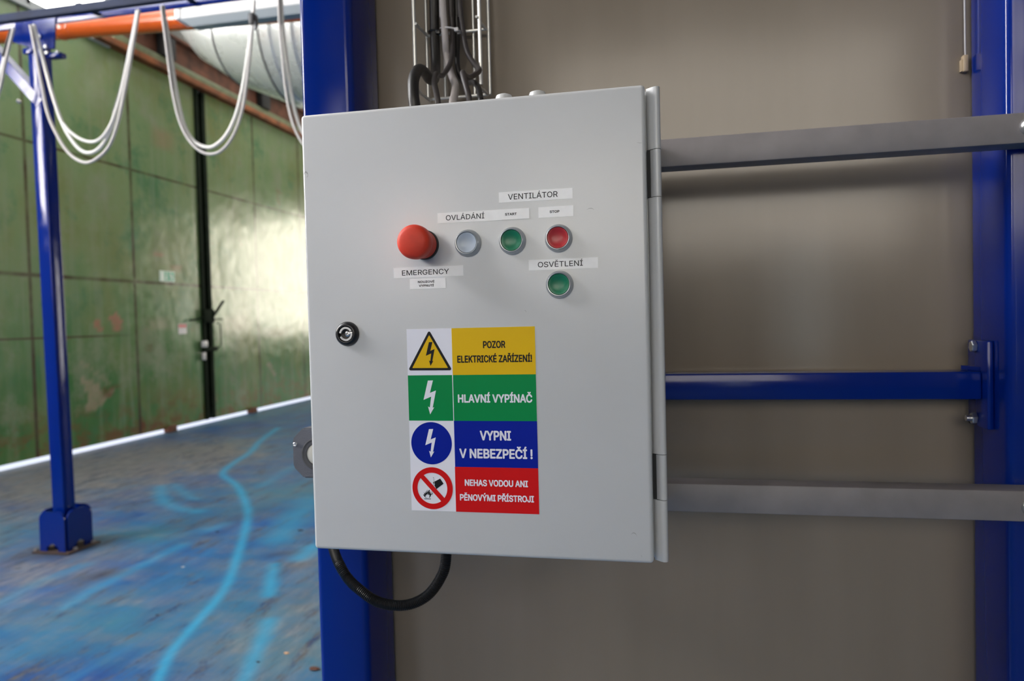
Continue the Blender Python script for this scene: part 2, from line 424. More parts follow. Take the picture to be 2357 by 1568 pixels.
struct('ceiling', add_box(bm_new(), (HX0-.3, HY0-.3, HZ), (HX1+.3, HY1+.3, HZ+.15)), M['roof'])
struct('wall_back', add_box(bm_new(), (HX0-.3, HY0-.2, 0), (HX1+.3, HY0, HZ)), M['plaster'])
struct('wall_far', add_box(bm_new(), (HX0-.3, HY1, 0), (HX1+.3, HY1+.2, HZ)), M['plaster'])
struct('wall_right', add_box(bm_new(), (HX1, HY0, 0), (HX1+.2, HY1, HZ)), M['plaster'])
wl = bm_new()
add_box(wl, (XG-.25, HY0, 0), (XG, 3.1, HZ)); add_box(wl, (XG-.25, 16.6, 0), (XG, HY1, HZ)); add_box(wl, (XG-.25, 3.1, 5.2), (XG-.02, 16.6, HZ))
struct('wall_left', wl, M['plaster'])
window('window_1', (XG-.02, 3.3, 5.26), (XG+.02, 8.3, 6.75), 'x', 'clerestory', 4, 1)
window('window_2', (-5.6, HY0-.01, 2.5), (-3.0, HY0+.03, 4.7), 'y', 'back', 5, 3)
window('window_3', (-3.2, HY1-.03, 1.2), (2.2, HY1+.01, 5.4), 'y', 'gate', 5, 3)
window('fill_window_top', (-6.95, -2.0, HZ-.03), (-3.8, 14.0, HZ+.01), 'z', 'top_fill', 3, 8)  # unseen roof pane added for top light and the pipe's highlight
window('window_5', (1.95, HY0-.01, 0.6), (2.12, HY0+.03, 2.7), 'y', 'slit', 1, 2)
window('window_6', (XG-.01, -0.3, 2.9), (XG+.03, 1.5, 4.72), 'x', 'side', 2, 2)
window('window_7', (XG-.01, -3.2, 5.12), (XG+.03, 1.3, 6.9), 'x', 'side_high', 6, 1)
window('fill_window_back', (-1.8, HY0-.01, 2.4), (3.5, HY0+.03, 5.6), 'y', 'back_fill', 6, 3)  # unseen pane added to fill the cabinet's right side and the panel
window('window_9', (HX1-.03, 13.0, 0.6), (HX1+.01, 17.5, 3.6), 'x', 'right', 4, 3)
struct('ground', add_box(bm_new(), (-30, -10, -.15), (XG-.3, 40, -.02)), M['apron'])

# beige wall panel behind the cabinet
YP, YC, YR, YD = 1.193, 1.075, 1.035, 0.765
def panel_mat():
    m = mat('beige_wall_panel', (0.33, 0.285, 0.225), 0.16, spec=0.4)
    nt = m.node_tree; L = nt.links.new; N = nt.nodes.new; b = nt.nodes['Principled BSDF']; tc = N('ShaderNodeTexCoord')
    mp = N('ShaderNodeMapping'); mp.inputs['Scale'].default_value = (5, 1, .5); L(tc.outputs['Object'], mp.inputs['Vector'])
    n = N('ShaderNodeTexNoise'); n.inputs['Scale'].default_value = 1.6; n.inputs['Detail'].default_value = 5; L(mp.outputs['Vector'], n.inputs['Vector'])
    r = N('ShaderNodeValToRGB'); r.color_ramp.elements[0].position = .3; r.color_ramp.elements[1].position = .72
    r.color_ramp.elements[0].color = (0.205, 0.170, 0.132, 1); r.color_ramp.elements[1].color = (0.240, 0.201, 0.158, 1)
    L(n.outputs['Fac'], r.inputs['Fac']); L(r.outputs['Color'], b.inputs['Base Color'])
    n2 = N('ShaderNodeTexNoise'); n2.inputs['Scale'].default_value = 7; n2.inputs['Detail'].default_value = 2; L(tc.outputs['Object'], n2.inputs['Vector'])
    bp = N('ShaderNodeBump'); bp.inputs['Strength'].default_value = .04; bp.inputs['Distance'].default_value = .01; L(n2.outputs['Fac'], bp.inputs['Height']); L(bp.outputs['Normal'], b.inputs['Normal'])
    return m
struct('wall_front', add_box(bm_new(), (-0.52, YP, 0), (3.2, YP+.05, 3.35)), panel_mat())

# the green hangar doors
DG = 0.055
def door_mat():
    m = bpy.data.materials.new('weathered_green_door_paint'); m.use_nodes = True; nt = m.node_tree; L = nt.links.new; N = nt.nodes.new
    b = nt.nodes['Principled BSDF']; ge = N('ShaderNodeNewGeometry'); sep = N('ShaderNodeSeparateXYZ'); L(ge.outputs['Position'], sep.inputs[0])
    def math_(op, a, c=0.0, clamp=False):
        n = N('ShaderNodeMath'); n.operation = op; n.use_clamp = clamp
        for i, v in enumerate((a, c)):
            if isinstance(v, (int, float)): n.inputs[i].default_value = v
            else: L(v, n.inputs[i])
        return n.outputs[0]
    def mix(f, c0, c1):
        n = N('ShaderNodeMix'); n.data_type = 'RGBA'; L(f, n.inputs[0])
        for i, c in ((6, c0), (7, c1)):
            if isinstance(c, tuple): n.inputs[i].default_value = (*c, 1)
            else: L(c, n.inputs[i])
        return n.outputs[2]
    def noise(scale, sc=(1, 1, 1), detail=5, rough=.6):
        mp = N('ShaderNodeMapping'); mp.inputs['Scale'].default_value = sc; L(ge.outputs['Position'], mp.inputs['Vector'])
        n = N('ShaderNodeTexNoise'); n.inputs['Scale'].default_value = scale; n.inputs['Detail'].default_value = detail; n.inputs['Roughness'].default_value = rough
        L(mp.outputs['Vector'], n.inputs['Vector']); return n.outputs['Fac']
    def ramp(v, a, c, t0=0.0, t1=1.0):
        n = N('ShaderNodeMapRange'); n.inputs['From Min'].default_value = a; n.inputs['From Max'].default_value = c
        n.inputs['To Min'].default_value = t0; n.inputs['To Max'].default_value = t1; L(v, n.inputs['Value']); return n.outputs[0]
    def attr(nm):
        a = N('ShaderNodeAttribute'); a.attribute_name = nm; return a.outputs['Fac']
    Y, Z = sep.outputs['Y'], sep.outputs['Z']
    big = noise(.7, (1, 1, .7), 4); streak = noise(1.5, (1, 4.5, .35), 5); fine = noise(7, (1, 1, 1), 6, .7)
    pale, deep, olive = (0.215, 0.295, 0.135), (0.06, 0.18, 0.05), (0.19, 0.215, 0.07)
    h = math_('ADD', ramp(Z, 0.4, 2.9), math_('MULTIPLY', math_('SUBTRACT', big, .5), 1.7), True)
    col = mix(h, deep, pale)
    col = mix(ramp(big, .48, .66, 0, .8), col, olive)
    cl = noise(1.3, (1, 1, 1), 7, .7); col = mix(ramp(cl, .52, .66, 0, .6), col, (0.27, 0.29, 0.19)); col = mix(ramp(cl, .46, .34, 0, .7), col, (0.06, 0.19, 0.085))
    col = mix(ramp(streak, .5, .78, 0, .5), col, (0.29, 0.325, 0.22))
    col = mix(math_('MULTIPLY', attr('pale'), ramp(fine, .3, .6, .55, 1)), col, (0.38, 0.31, 0.21))
    col = mix(math_('MULTIPLY', attr('pink'), ramp(fine, .3, .6, .6, 1)), col, (0.38, 0.17, 0.11))
    low = math_('MULTIPLY', ramp(Z, .75, .06), ramp(noise(3.5, (1, 1, 1.3), 6, .7), .45, .62), True)
    col = mix(math_('MULTIPLY', low, .85), col, (0.19, 0.085, 0.03))
    col = mix(math_('MULTIPLY', attr('rust'), ramp(fine, .35, .6, .3, 1)), col, (0.16, 0.06, 0.025))
    rs = ramp(noise(1.9, (1, 1, 1), 5, .65), .66, .76); col = mix(math_('MULTIPLY', rs, .6), col, (0.22, 0.11, 0.045))
    ln = None
    for ax, v, w in ((Z, 3.69, .014), (Z, 2.16, .02), (Y, 6.96, .02), (Y, 8.63, .022), (Y, 11.68, .02), (Y, 5.3, .02), (Y, 13.3, .02)):
        d = math_('ABSOLUTE', math_('SUBTRACT', ax, v)); k = ramp(d, w*1.7, w*.6)
        ln = k if ln is None else math_('MAXIMUM', ln, k)
    col = mix(math_('MULTIPLY', ln, ramp(noise(3), .38, .6, .55, .95)), col, (0.06, 0.034, 0.018))
    l3 = math_('MULTIPLY', ramp(math_('ABSOLUTE', math_('SUBTRACT', Z, 1.43)), .017, .006), ramp(Y, 8.6, 7.9))
    col = mix(math_('MULTIPLY', l3, .8), col, (0.07, 0.035, 0.02))
    L(col, b.inputs['Base Color'])
    L(ramp(fine, .3, .7, .15, .26), b.inputs['Roughness'])
    bp = N('ShaderNodeBump'); bp.inputs['Strength'].default_value = .35; bp.inputs['Distance'].default_value = .05
    L(noise(1.1, (1, 1, 1), 3, .5), bp.inputs['Height']); L(bp.outputs['Normal'], b.inputs['Normal'])
    return m
M['door'] = door_mat()
def door_leaf(name, y0, y1):
    z0, z1 = DG, 5.24; n1 = int((y1-y0)/.05); n2 = int((z1-z0)/.05)
    yy = np.linspace(y0, y1, n1+1); zz = np.linspace(z0, z1, n2+1); A, B = np.meshgrid(yy, zz)
    v = np.stack([np.full(A.size, XG), A.ravel(), B.ravel()], 1)
    i0 = (np.arange(n2)[:, None]*(n1+1)+np.arange(n1)[None, :]).ravel(); q = np.stack([i0, i0+1, i0+n1+2, i0+n1+1], 1)
    nv = len(v); v = v.tolist()+[(XG-.08, y0, z0), (XG-.08, y1, z0), (XG-.08, y1, z1), (XG-.08, y0, z1)]
    c00, c10, c11, c01 = 0, n1, nv-1, nv-1-n1
    q = q.tolist()+[[nv, nv+1, c10, c00], [c10, nv+1, nv+2, c11], [c11, nv+2, nv+3, c01], [c01, nv+3, nv, c00], [nv, nv+3, nv+2, nv+1]]
    # side faces are coarse; the front grid keeps the masks
    me = bpy.data.meshes.new(name); me.from_pydata(v, [], q)
    me.materials.append(M['door'])
    def gauss(px, py, rx, ry):
        p = onwall(px, py); a = abs(onwall(px+rx, py).y-p.y); c = abs(onwall(px, py+ry).z-p.z)
        return np.exp(-((A-p.y)/a)**4-((B-p.z)/c)**4)
    def poly(pts):
        P = [(onwall(*p).y, onwall(*p).z) for p in pts]; inside = np.zeros(A.shape, bool)
        for (ya, za), (yb, zb) in zip(P, P[1:]+P[:1]):
            cnd = ((za > B) != (zb > B)) & (A < (yb-ya)*(B-za)/(zb-za+1e-9)+ya); inside ^= cnd
        return inside.astype(float)
    pink = np.clip(poly([(248, 738), (266, 716), (283, 738), (275, 745)])+poly([(212, 752), (225, 730), (238, 760), (232, 764)])+gauss(270, 754, 10, 10)+.7*gauss(365, 584, 12, 5)+.6*gauss(405, 617, 14, 6)+.4*gauss(375, 320, 25, 25), 0, 1)
    pale = np.clip(.8*poly([(185, 870), (225, 880), (235, 905), (270, 895), (220, 945), (190, 955), (205, 920)])+.45*gauss(365, 745, 30, 16)+.55*gauss(635, 765, 30, 12)+.5*gauss(540, 745, 25, 18)+.7*poly([(612, 838), (620, 833), (636, 862), (630, 866)])+.45*poly([(172, 820), (215, 850), (260, 880), (255, 890), (175, 830)])+.3*gauss(455, 705, 8, 20), 0, 1)
    rust = np.clip(gauss(248, 903, 14, 12)+.8*gauss(270, 890, 10, 6)+.7*gauss(344, 802, 8, 8)+poly([(322, 955), (338, 984), (320, 990)])+.5*gauss(395, 930, 10, 8)+.45*gauss(310, 990, 90, 8), 0, 1)
    for nm, arr in (('pink', pink), ('pale', pale), ('rust', rust)):
        a = me.attributes.new(nm, 'FLOAT', 'POINT'); full = np.zeros(len(v), np.float32); full[:nv] = arr.ravel(); a.data.foreach_set('value', full)
    o = bpy.data.objects.new(name, me); COL.objects.link(o); o['kind'] = 'structure'; return o
d1 = door_leaf('door_1', 3.15, 10.06)
d2 = door_leaf('door_2', 10.32, 16.55)
eb = bm_new(); add_box(eb, (XG-.03, 10.06, DG), (XG+.035, 10.13, 5.24), .006)
obj('closing_edge', eb, M['dark_green'], d1)
eb = bm_new(); add_box(eb, (XG-.04, 10.235, DG), (XG+.02, 10.32, 5.24), .006)
obj('closing_edge', eb, M['dark_green'], d2)
eb = bm_new(); add_box(eb, (XG-.075, 10.10, DG), (XG-.045, 10.28, 5.24))
obj('rubber_seal', eb, M['dark_gap'], d1)
# door hardware
hb = bm_new(); p = onwall(476, 738)
add_box(hb, (XG+.036, 10.02, 1.58), (XG+.075, 10.30, 1.80), .03); add_tube(hb, catmull([(XG+.06, 10.22, 1.66), (XG+.09, 10.30, 1.74), (XG+.10, 10.42, 1.86), (XG+.10, 10.50, 1.93)], 5), .022, 8)
add_tube(hb, catmull([(XG+.05, 10.05, 1.68), (XG+.05, 9.9, 1.64), (XG+.04, 9.72, 1.62)], 4), .012, 8); add_tube(hb, [(XG+.05, 10.25, 1.64), (XG+.04, 10.55, 1.64)], .01, 8)
o = obj('door_hook', hb, M['dark_green'], d1)
lb = bm_new(); add_box(lb, (XG+.035, 9.98, 1.13), (XG+.07, 10.36, 1.20), .01); add_tube(lb, [(XG+.06, 10.36, 1.17), (XG+.06, 10.46, 1.22), (XG+.06, 10.46, 1.55), (XG+.04, 10.40, 1.58)], .009, 8)
obj('door_latch', lb, M['dark_green'], d1)
lb = bm_new(); add_box(lb, (XG+.036, 9.97, 1.20), (XG+.075, 10.10, 1.30), .01); add_box(lb, (XG+.036, 9.98, 1.0), (XG+.07, 10.05, 1.12), .01)
obj('hasp_plate', lb, M['tie_white'], d1, label='worn bright hasp plate')
# head track over the doors
tb = bm_new(); add_box(tb, (XG, 8.0, 5.225), (XG+.15, 16.6, 5.31), .004); struct('trim_1', tb, M['rust_bright'])
tb = bm_new(); add_box(tb, (XG, 8.32, 5.33), (XG+.10, 16.6, 5.43), .01); struct('trim_2', tb, M['green_bar'])
tb = bm_new(); add_box(tb, (XG, 8.32, 5.45), (XG+.03, 16.6, 5.78)); add_box(tb, (XG, 8.32, 5.75), (XG+.16, 16.6, 5.79)); struct('trim_3', tb, M['rust'])
for y_ in (9.35, 11.95, 14.6):
    kb = bm_new(); add_box(kb, (XG+.035, y_-.14, 5.435), (XG+.15, y_+.14, 5.74), .01)
    setp(obj('hanger_bracket', kb, M['dark_gap']), {9.35: 'dark steel hanger bracket on the brown girder left of the metal duct', 11.95: 'dark steel hanger bracket on the brown girder under the metal duct', 14.6: 'dark steel hanger bracket at the far end of the brown girder'}[y_], 'bracket', 'hanger brackets on the door girder')
# guide blocks under the doors
for y_, lb_ in ((9.22, 'small rusty floor guide under the green door left of the gap'), (11.35, 'small rusty floor guide under the far green door leaf')):
    gb = bm_new(); add_box(gb, (XG-.02, y_-.10, 0), (XG+.07, y_+.06, .06), .01); add_box(gb, (XG+.05, y_-.10, 0), (XG+.09, y_+.06, .10), .01)
    setp(obj('floor_guide', gb, M['rust']), lb_, 'door guide', 'floor guides of the sliding doors')

# exit sign and notice stuck on the door
def wall_pt(y, z, d=0.0): return Vector((XG+d, y, z))
es = thing('exit_sign', 'small green and white emergency exit sign on the green door', 'sign', (XG+.002, 9.29, 2.19))
ea, eb_, ez0, ez1 = 9.13, 9.46, 2.19, 2.345
obj('sign_panel', add_box(bm_new(), (XG+.001, ea, ez0), (XG+.006, eb_, ez1)), M['exit_white'], es)
pb = bm_new(); add_box(pb, (XG+.006, ea+.012, ez0+.012), (XG+.007, eb_-.012, ez1-.012)); obj('green_field', pb, M['exit_green'], es)
gb = bm_new()
add_box(gb, (XG+.0072, ea+.02, ez0+.016), (XG+.0078, ea+.095, ez1-.016))
add_box(gb, (XG+.0072, ea+.135, ez0+.05), (XG+.0078, ea+.153, ez1-.025))
add_prism(gb, [(XG+.0072, ea+.115, ez0+.06), (XG+.0072, ea+.144, ez0+.02), (XG+.0072, ea+.173, ez0+.06)], (.0006, 0, 0))
obj('door_and_arrow', gb, M['exit_white'], es); gb = bm_new()
def limb(a, b, w=.016): add_obox(gb, (XG+.0075, ea+a[0], ez0+a[1]), (XG+.0075, ea+b[0], ez0+b[1]), .0006, w, up=Vector((0, -(b[1]-a[1]), (b[0]-a[0]))))
add_lathe(gb, [(.013, 0), (.013, .0006)], (XG+.0072, ea+.235, ez0+.125), (1, 0, 0), 16)
for a, b in (((.24, .105), (.262, .068)), ((.262, .068), (.235, .05)), ((.235, .05), (.238, .022)), ((.262, .068), (.285, .045)), ((.285, .045), (.305, .03)), ((.244, .1), (.222, .085)), ((.222, .085), (.21, .1)), ((.25, .1), (.275, .095)), ((.275, .095), (.28, .075))): limb(a, b)
obj('running_figure', gb, M['exit_white'], es)
nt_ = thing('notice', 'small white paper notice with a red heading on the green door', 'notice', (XG+.002, 9.59, 1.42))
obj('sheet', add_box(bm_new(), (XG+.001, 9.50, 1.42), (XG+.003, 9.69, 1.572)), M['paper'], nt_)
obj('heading', add_box(bm_new(), (XG+.003, 9.508, 1.515), (XG+.0036, 9.682, 1.564)), M['paper_red'], nt_)

# ------------------------------------------------------------------ columns of the blue frame
def column(x0, x1, label, zt=3.5):
    c = thing('steel_column', label, 'column', ((x0+x1)/2, (YC+YP)/2, 0), 'blue columns of the panel wall')
    obj('shaft', add_box(bm_new(), (x0, YC, 0.012), (x1, YP-.001, zt), .011, 4, 'z'), M['blue'], c)
    obj('base_plate', add_box(bm_new(), (x0-.06, YC-.06, 0), (x1+.06, YP-.001, .012), .003), M['blue'], c)
    return c
column(-.5655, -.477, 'thick glossy blue steel column directly behind the grey control cabinet')
column(.4450, .5350, 'thick glossy blue steel column at the right edge, ends of grey rails bolted on')
# grey mounting rails carrying the cabinet
def rail(z0, z1, label, zb):
    t = thing('mounting_rail', label, 'rail', (.05, YR, z0), 'grey mounting rails behind the cabinet')
    b = bm_new(); add_box(b, (-.545, YR+.0005, z0), (.62, YC-.0005, z1), .002); obj('bar', b, M['rail'], t)
    for x in (.4545, -.53):
        bb = bm_new(); add_lathe(bb, [(.0112, 0), (.0110, .002), (.0095, .0055), (.006, .008), (0, .009)], (x, YR+.0004, zb), (0, -1, 0), 28)
        obj('carriage_bolt', bb, M['zinc'], t, label='shiny dome bolt head')
    return t
rail(1.7083, 1.7468, 'upper grey square rail running from cabinet to right blue column', 1.7290)
rail(1.2246, 1.2645, 'lower grey square rail running from cabinet to right blue column', 1.2440)
# blue cross tube with a bolted end plate
ct = thing('cross_tube', 'dark blue square tube running across the beige panel between columns', 'rail', (0, 1.15, 1.372))
obj('tube', add_box(bm_new(), (-.4678, 1.130, 1.3715), (.4358, 1.172, 1.4115), .003), M['blue'], ct)
for x0, s in ((.4402, 1), (-.4722, -1)):
    e = obj('end_plate', add_box(bm_new(), (x0-.0042, 1.114, 1.331), (x0+.0042, 1.180, 1.455), .002), M['blue'], ct)
    for z in (1.446, 1.3425):
        hb = bm_new(); add_hex(hb, (x0-.0042*s, 1.152, z), (-s, 0, 0), .0085, .0065)
        if z < 1.4: add_tube(hb, [(x0-.010*s, 1.152, z), (x0-.0175*s, 1.152, z)], .0045, 12)
        obj('bolt', hb, M['zinc'], e)
tri = bm_new(); add_prism(tri, [(.4358, 1.135, 1.4116), (.4358, 1.172, 1.4116), (.424, 1.172, 1.4116)], (0, 0, .006)); obj('weld_bead', tri, M['blue'], ct)
# little cord with a clip near the right column
cd = thing('pull_cord', 'thin pale cord hanging with a small amber clip beside the right column', 'cord', tuple(at(2222, 165, YP-.01)))
obj('cord', add_tube(bm_new(), [at(2219, -120, YP-.006), at(2220, 0, YP-.006), at(2221.5, 118, YP-.006), at(2222, 132, YP-.006)], .0012, 8), M['tie_white'], cd)
p = at(2222, 145, YP-.006); cb = bm_new(); add_box(cb, p+Vector((-.004, -.004, -.013)), p+Vector((.003, .0055, .011)), .0012)
add_box(cb, p+Vector((-.0062, -.0015, -.012)), p+Vector((-.0035, .0055, .005)), .0006)
obj('clip', cb, M['clip'], cd)

# ------------------------------------------------------------------ the control cabinet
CX0, CX1, CZ0, CZ1 = -.4035, -.016, 1.240, 1.7405
cab = thing('control_cabinet', 'light grey steel electrical control cabinet with push buttons and warning sign', 'cabinet', (-.205, .9, 1.24))
b = bm_new(); add_box(b, (-.402, .7845, 1.2392), (-.0008, YR, 1.7402), .006, 3); obj('enclosure', b, M['cabinet'], cab)
b = bm_new(); add_box(b, (CX0, YD, CZ0), (CX1, .7835, CZ1), .0042, 4); door = obj('door', b, M['cabinet'], cab)
# rolled hinge edge: fixed lengths and two knuckles, with a dark slot beside each knuckle
def roll(z0, z1, xa=-.0152, ya=.7795):
    prof = [(xa, .7842), (xa, ya+.003), (xa+.003, ya+.0005), (-.0085, .7765), (-.0055, .7748), (-.0028, .7752), (-.0012, .7775), (-.0008, .781), (-.0008, .7842)]
    return add_prism(bm_new(), [(x, y, z0) for x, y in prof], (0, 0, z1-z0))
for z0, z1 in ((1.2392, 1.3048), (1.3540, 1.6256), (1.6760, 1.7402)):
    bb = roll(z0, z1); obj('hinge_edge', bb, M['cabinet'], cab, smooth=60)
for z0, z1 in ((1.3054, 1.3534), (1.6262, 1.6754)):
    h = obj('hinge_knuckle', roll(z0, z1, -.0118, .7770), M['cabinet'], cab, smooth=60)
    obj('slot', add_box(bm_new(), (-.0154, .7800, z0-.0002), (-.0118, .7846, z1+.0002)), M['dark_gap'], h, label='black slot beside the hinge')
    for z in (z0-.0004, z1+.0001):
        obj('joint', add_box(bm_new(), (-.0118, .7785, z), (-.0012, .7843, z+.0003)), M['dark_gap'], h)
for px, py in ((1160, 222), (1237, 213)):
    p = at(px, py, .80); bb = bm_new(); add_lathe(bb, [(.0098, 0), (.0098, .009), (.0086, .0122), (.005, .0138), (0, .0143)], (p.x, .80, 1.7401), (0, 0, 1), 28)
    obj('blanking_plug', bb, M['cabinet'], cab)
# push buttons
def button(x, z, cap, lab):
    bb = bm_new(); add_lathe(bb, [(.0148, -.0002), (.0149, .0012), (.0146, .0028), (.0136, .0058), (.0126, .0079), (.0121, .0084), (.0116, .0083), (.0113, .0076), (.0113, .003)], (x, YD, z), (0, -1, 0), 56, cap1=False)
    r = obj('push_button', bb, M['bezel'], cab, label=lab, smooth=50)
    c = bm_new(); add_lathe(c, [(.0112, .003), (.0112, .0070), (.0108, .0076), (.0100, .0075), (.0080, .0066), (.0050, .0058), (.0025, .0055), (0, .0054)], (x, YD, z), (0, -1, 0), 56)
    obj('button_cap', c, M[cap], r, smooth=60)
button(-.2086, 1.5855, 'cap_white', 'silver push button with clear white cap under the OVLÁDÁNÍ label')
button(-.1590, 1.5856, 'cap_green', 'silver push button with green cap under the START label')
button(-.1089, 1.5860, 'cap_red', 'silver push button with red cap under the STOP label')
button(-.1089, 1.5369, 'cap_green', 'silver push button with green cap under the OSVĚTLENÍ label')
ex, ez = -.2585, 1.5858
bb = bm_new(); add_lathe(bb, [(.0165, -.0002), (.0165, .003), (.0158, .004)], (ex, YD, ez), (0, -1, 0), 48); es_ = obj('emergency_stop', bb, M['black'], cab, label='red mushroom emergency stop button')
bb = bm_new(); add_lathe(bb, [(.0150, .0038), (.0155, .006), (.0152, .020), (.0150, .0245)], (ex, YD, ez), (0, -1, 0), 48); obj('neck', bb, M['red'], es_)
bb = bm_new(); add_lathe(bb, [(.0150, .0240), (.0172, .0252), (.0182, .0275), (.0184, .031), (.0183, .0355), (.0176, .0386), (.0160, .0408), (.0130, .0420), (.0080, .0428), (.0035, .0431), (0, .0432)], (ex, YD, ez), (0, -1, 0), 64); obj('mushroom_head', bb, M['red'], es_, smooth=60)
# lock
lx, lz = -.3533, 1.4893
bb = bm_new(); add_lathe(bb, [(.0140, -.0002), (.0140, .0016), (.0130, .0046), (.0112, .0064), (.0100, .0068), (.0092, .0066), (.0086, .0055), (.0086, .0012), (0, .0010)], (lx, YD, lz), (0, -1, 0), 56); lk = obj('lock', bb, M['black'], cab, label='round black lock with zinc insert')
bb = bm_new()
def arc(a0, a1, r0, r1, n=18):
    A = [math.radians(a0+(a1-a0)*k/n) for k in range(n+1)]
    return [(lx+r1*math.cos(t), YD-.0012, lz+r1*math.sin(t)) for t in A]+[(lx+r0*math.cos(t), YD-.0012, lz+r0*math.sin(t)) for t in reversed(A)]
add_prism(bb, arc(28, 172, .0058, .0080), (0, -.0044, 0)); add_prism(bb, arc(205, 372, .0058, .0080), (0, -.0044, 0))
add_lathe(bb, [(.0030, 0), (.0030, .0040), (.0020, .0046), (.0014, .0046), (.0013, .0025), (0, .0025)], (lx+.002, YD-.0010, lz), (0, -1, 0), 24)
add_box(bb, (lx+.0035, YD-.0052, lz-.0009), (lx+.0078, YD-.0012, lz+.0024), .0004)
obj('key_insert', bb, M['zinc'], lk, label='zinc double bit insert')
# scuffs on the door paint
def scuff(pts, w):
    P = catmull([at(px, py, YD) for px, py in pts], 5); b = bm_new(); n_ = len(P)
    for i in range(n_-1):
        w0 = w*math.sin(math.pi*(i+.05)/n_); w1 = w*math.sin(math.pi*(i+1.05)/n_)
        b.faces.new([b.verts.new(v) for v in ((P[i].x, YD-.00004, P[i].z-w0), (P[i+1].x, YD-.00004, P[i+1].z-w1), (P[i+1].x, YD-.00004, P[i+1].z+w1), (P[i].x, YD-.00004, P[i].z+w0))])
    obj('scuff_mark', b, M['scuff'], cab, smooth=0)
scuff([(1350, 483), (1356, 480), (1363, 480), (1368, 483)], .0004); scuff([(1452, 1231), (1457, 1227), (1463, 1229), (1466, 1236)], .0006)
scuff([(699, 401), (704, 396), (709, 402), (706, 409)], .0012); scuff([(1465, 328), (1472, 329), (1479, 329)], .0003); scuff([(1207, 714), (1210, 716), (1212, 719)], .0004)
scuff([(1475, 1277), (1477, 1281), (1478, 1284)], .0006)
# label strips
def strip(name, x0, x1, z0, z1, lines, lab, lift=.0, dz=0.0):
    b = bm_new(); y0 = YD-.00002-lift; y1 = YD-.00022-lift
    add_prism(b, [(x0, y0, z0), (x1, y0, z0+dz), (x1, y0, z1+dz), (x0, y0, z1)], (0, y1-y0, 0))
    s = obj('label_strip', b, M['tape'], cab, label=lab, smooth=0)
    t = bm_new()
    for (txt, a, c, zb, cap, bold) in lines: add_text(t, txt, a, c, zb, cap, y1-.00006, bold)
    obj('lettering', t, M['ink'], s, smooth=0)
mm = lambda *v: [q/1000 for q in v]
strip('v', *mm(-173, -93, 1627.3, 1638.5), [('VENTILÁTOR', -.1629, -.1089, 1.6300, .0060, .010)], 'white tape label reading VENTILÁTOR')
strip('o', *mm(-242.8, -170.5, 1608.6, 1620.0), [('OVLÁDÁNÍ', -.2332, -.1897, 1.6115, .0056, .010)], 'white tape label reading OVLÁDÁNÍ')
strip('s', *mm(-177.3, -140, 1608.8, 1620.0), [('START', -.1666, -.1537, 1.6131, .0027, .05)], 'white tape label reading START', lift=.00025)
strip('p', *mm(-130, -92.5, 1608.7, 1620.1), [('STOP', -.1179, -.1074, 1.6132, .0027, .05)], 'white tape label reading STOP')
strip('e', *mm(-295.9, -215, 1550.3, 1561.8), [('EMERGENCY', -.2860, -.2313, 1.5530, .0056, .010)], 'white tape label reading EMERGENCY')
strip('n', *mm(-277.2, -235.5, 1537.4, 1548.8), [('NOUZOVÉ', -.2677, -.2484, 1.5440, .0024, .05), ('VYPNUTÍ', -.2666, -.2493, 1.5398, .0024, .05)], 'white tape label reading NOUZOVÉ VYPNUTÍ')
strip('w', *mm(-142, -67.8, 1553.1, 1564.3), [('OSVĚTLENÍ', -.1320, -.0838, 1.5560, .0057, .010)], 'white tape label reading OSVĚTLENÍ')
# warning sign (a sticker, four rows of pictogram and text)
sy = YD-.0003
sg = obj('warning_sign', add_box(bm_new(), (-.2826, sy, 1.2892), (-.1370, YD-.00002, 1.4930)), M['s_white'], cab, label='four row electrical warning sticker', smooth=0)
RZ = [1.4930, 1.4413, 1.3905, 1.3393, 1.2892]
def cell(nm, x0, x1, z0, z1, m): obj(nm, add_box(bm_new(), (x0, sy-.00006, z0), (x1, sy-.00001, z1)), M[m], sg, smooth=0)
cell('yellow_field', -.2303, -.1370, RZ[1], RZ[0], 's_yellow'); cell('green_field', -.2301, -.1371, RZ[2], RZ[1], 's_green')
cell('green_square', -.2826, -.2310, RZ[2], RZ[1], 's_green')
cell('blue_field', -.2304, -.1370, RZ[3], RZ[2], 's_blue'); cell('red_field', -.2307, -.1370, RZ[4], RZ[3], 's_red')
L2 = sy-.00014; L3 = sy-.00022; L4 = sy-.00030
def flat(nm, polys, m, Y): 
    b = bm_new()
    for i, P in enumerate(polys): b.faces.new([b.verts.new((x/1000, Y-i*3e-6, z/1000)) for x, z in P])
    return obj(nm, b, M[m], sg, smooth=0)
def rtri(ps, r, n=6):                   # triangle with rounded corners
    out = []; ps = [Vector(p) for p in ps]
    for i in range(3):
        a, c, d = ps[i-1], ps[i], ps[(i+1) % 3]; u1, u2 = (a-c).normalized(), (d-c).normalized()
        h = math.acos(max(-1, min(1, u1.dot(u2))))/2; ctr = c+(u1+u2).normalized()*(r/math.sin(h))
        t0 = c+u1*(r/math.tan(h)); t1 = c+u2*(r/math.tan(h)); a0 = math.atan2(*(t0-ctr).yx); a1 = math.atan2(*(t1-ctr).yx)
        while a1-a0 > math.pi: a1 -= 2*math.pi
        while a1-a0 < -math.pi: a1 += 2*math.pi
        out += [(ctr.x+r*math.cos(a0+(a1-a0)*k/n), ctr.y+r*math.sin(a0+(a1-a0)*k/n)) for k in range(n+1)]
    return out
flat('triangle_border', [rtri([(-256.2, 1491.6), (-282.0, 1446.9), (-230.6, 1446.5)], 1.7)], 'ink', L2)
flat('triangle', [rtri([(-256.2, 1486.0), (-277.0, 1449.5), (-235.4, 1449.2)], .4)], 's_yellow', L3)
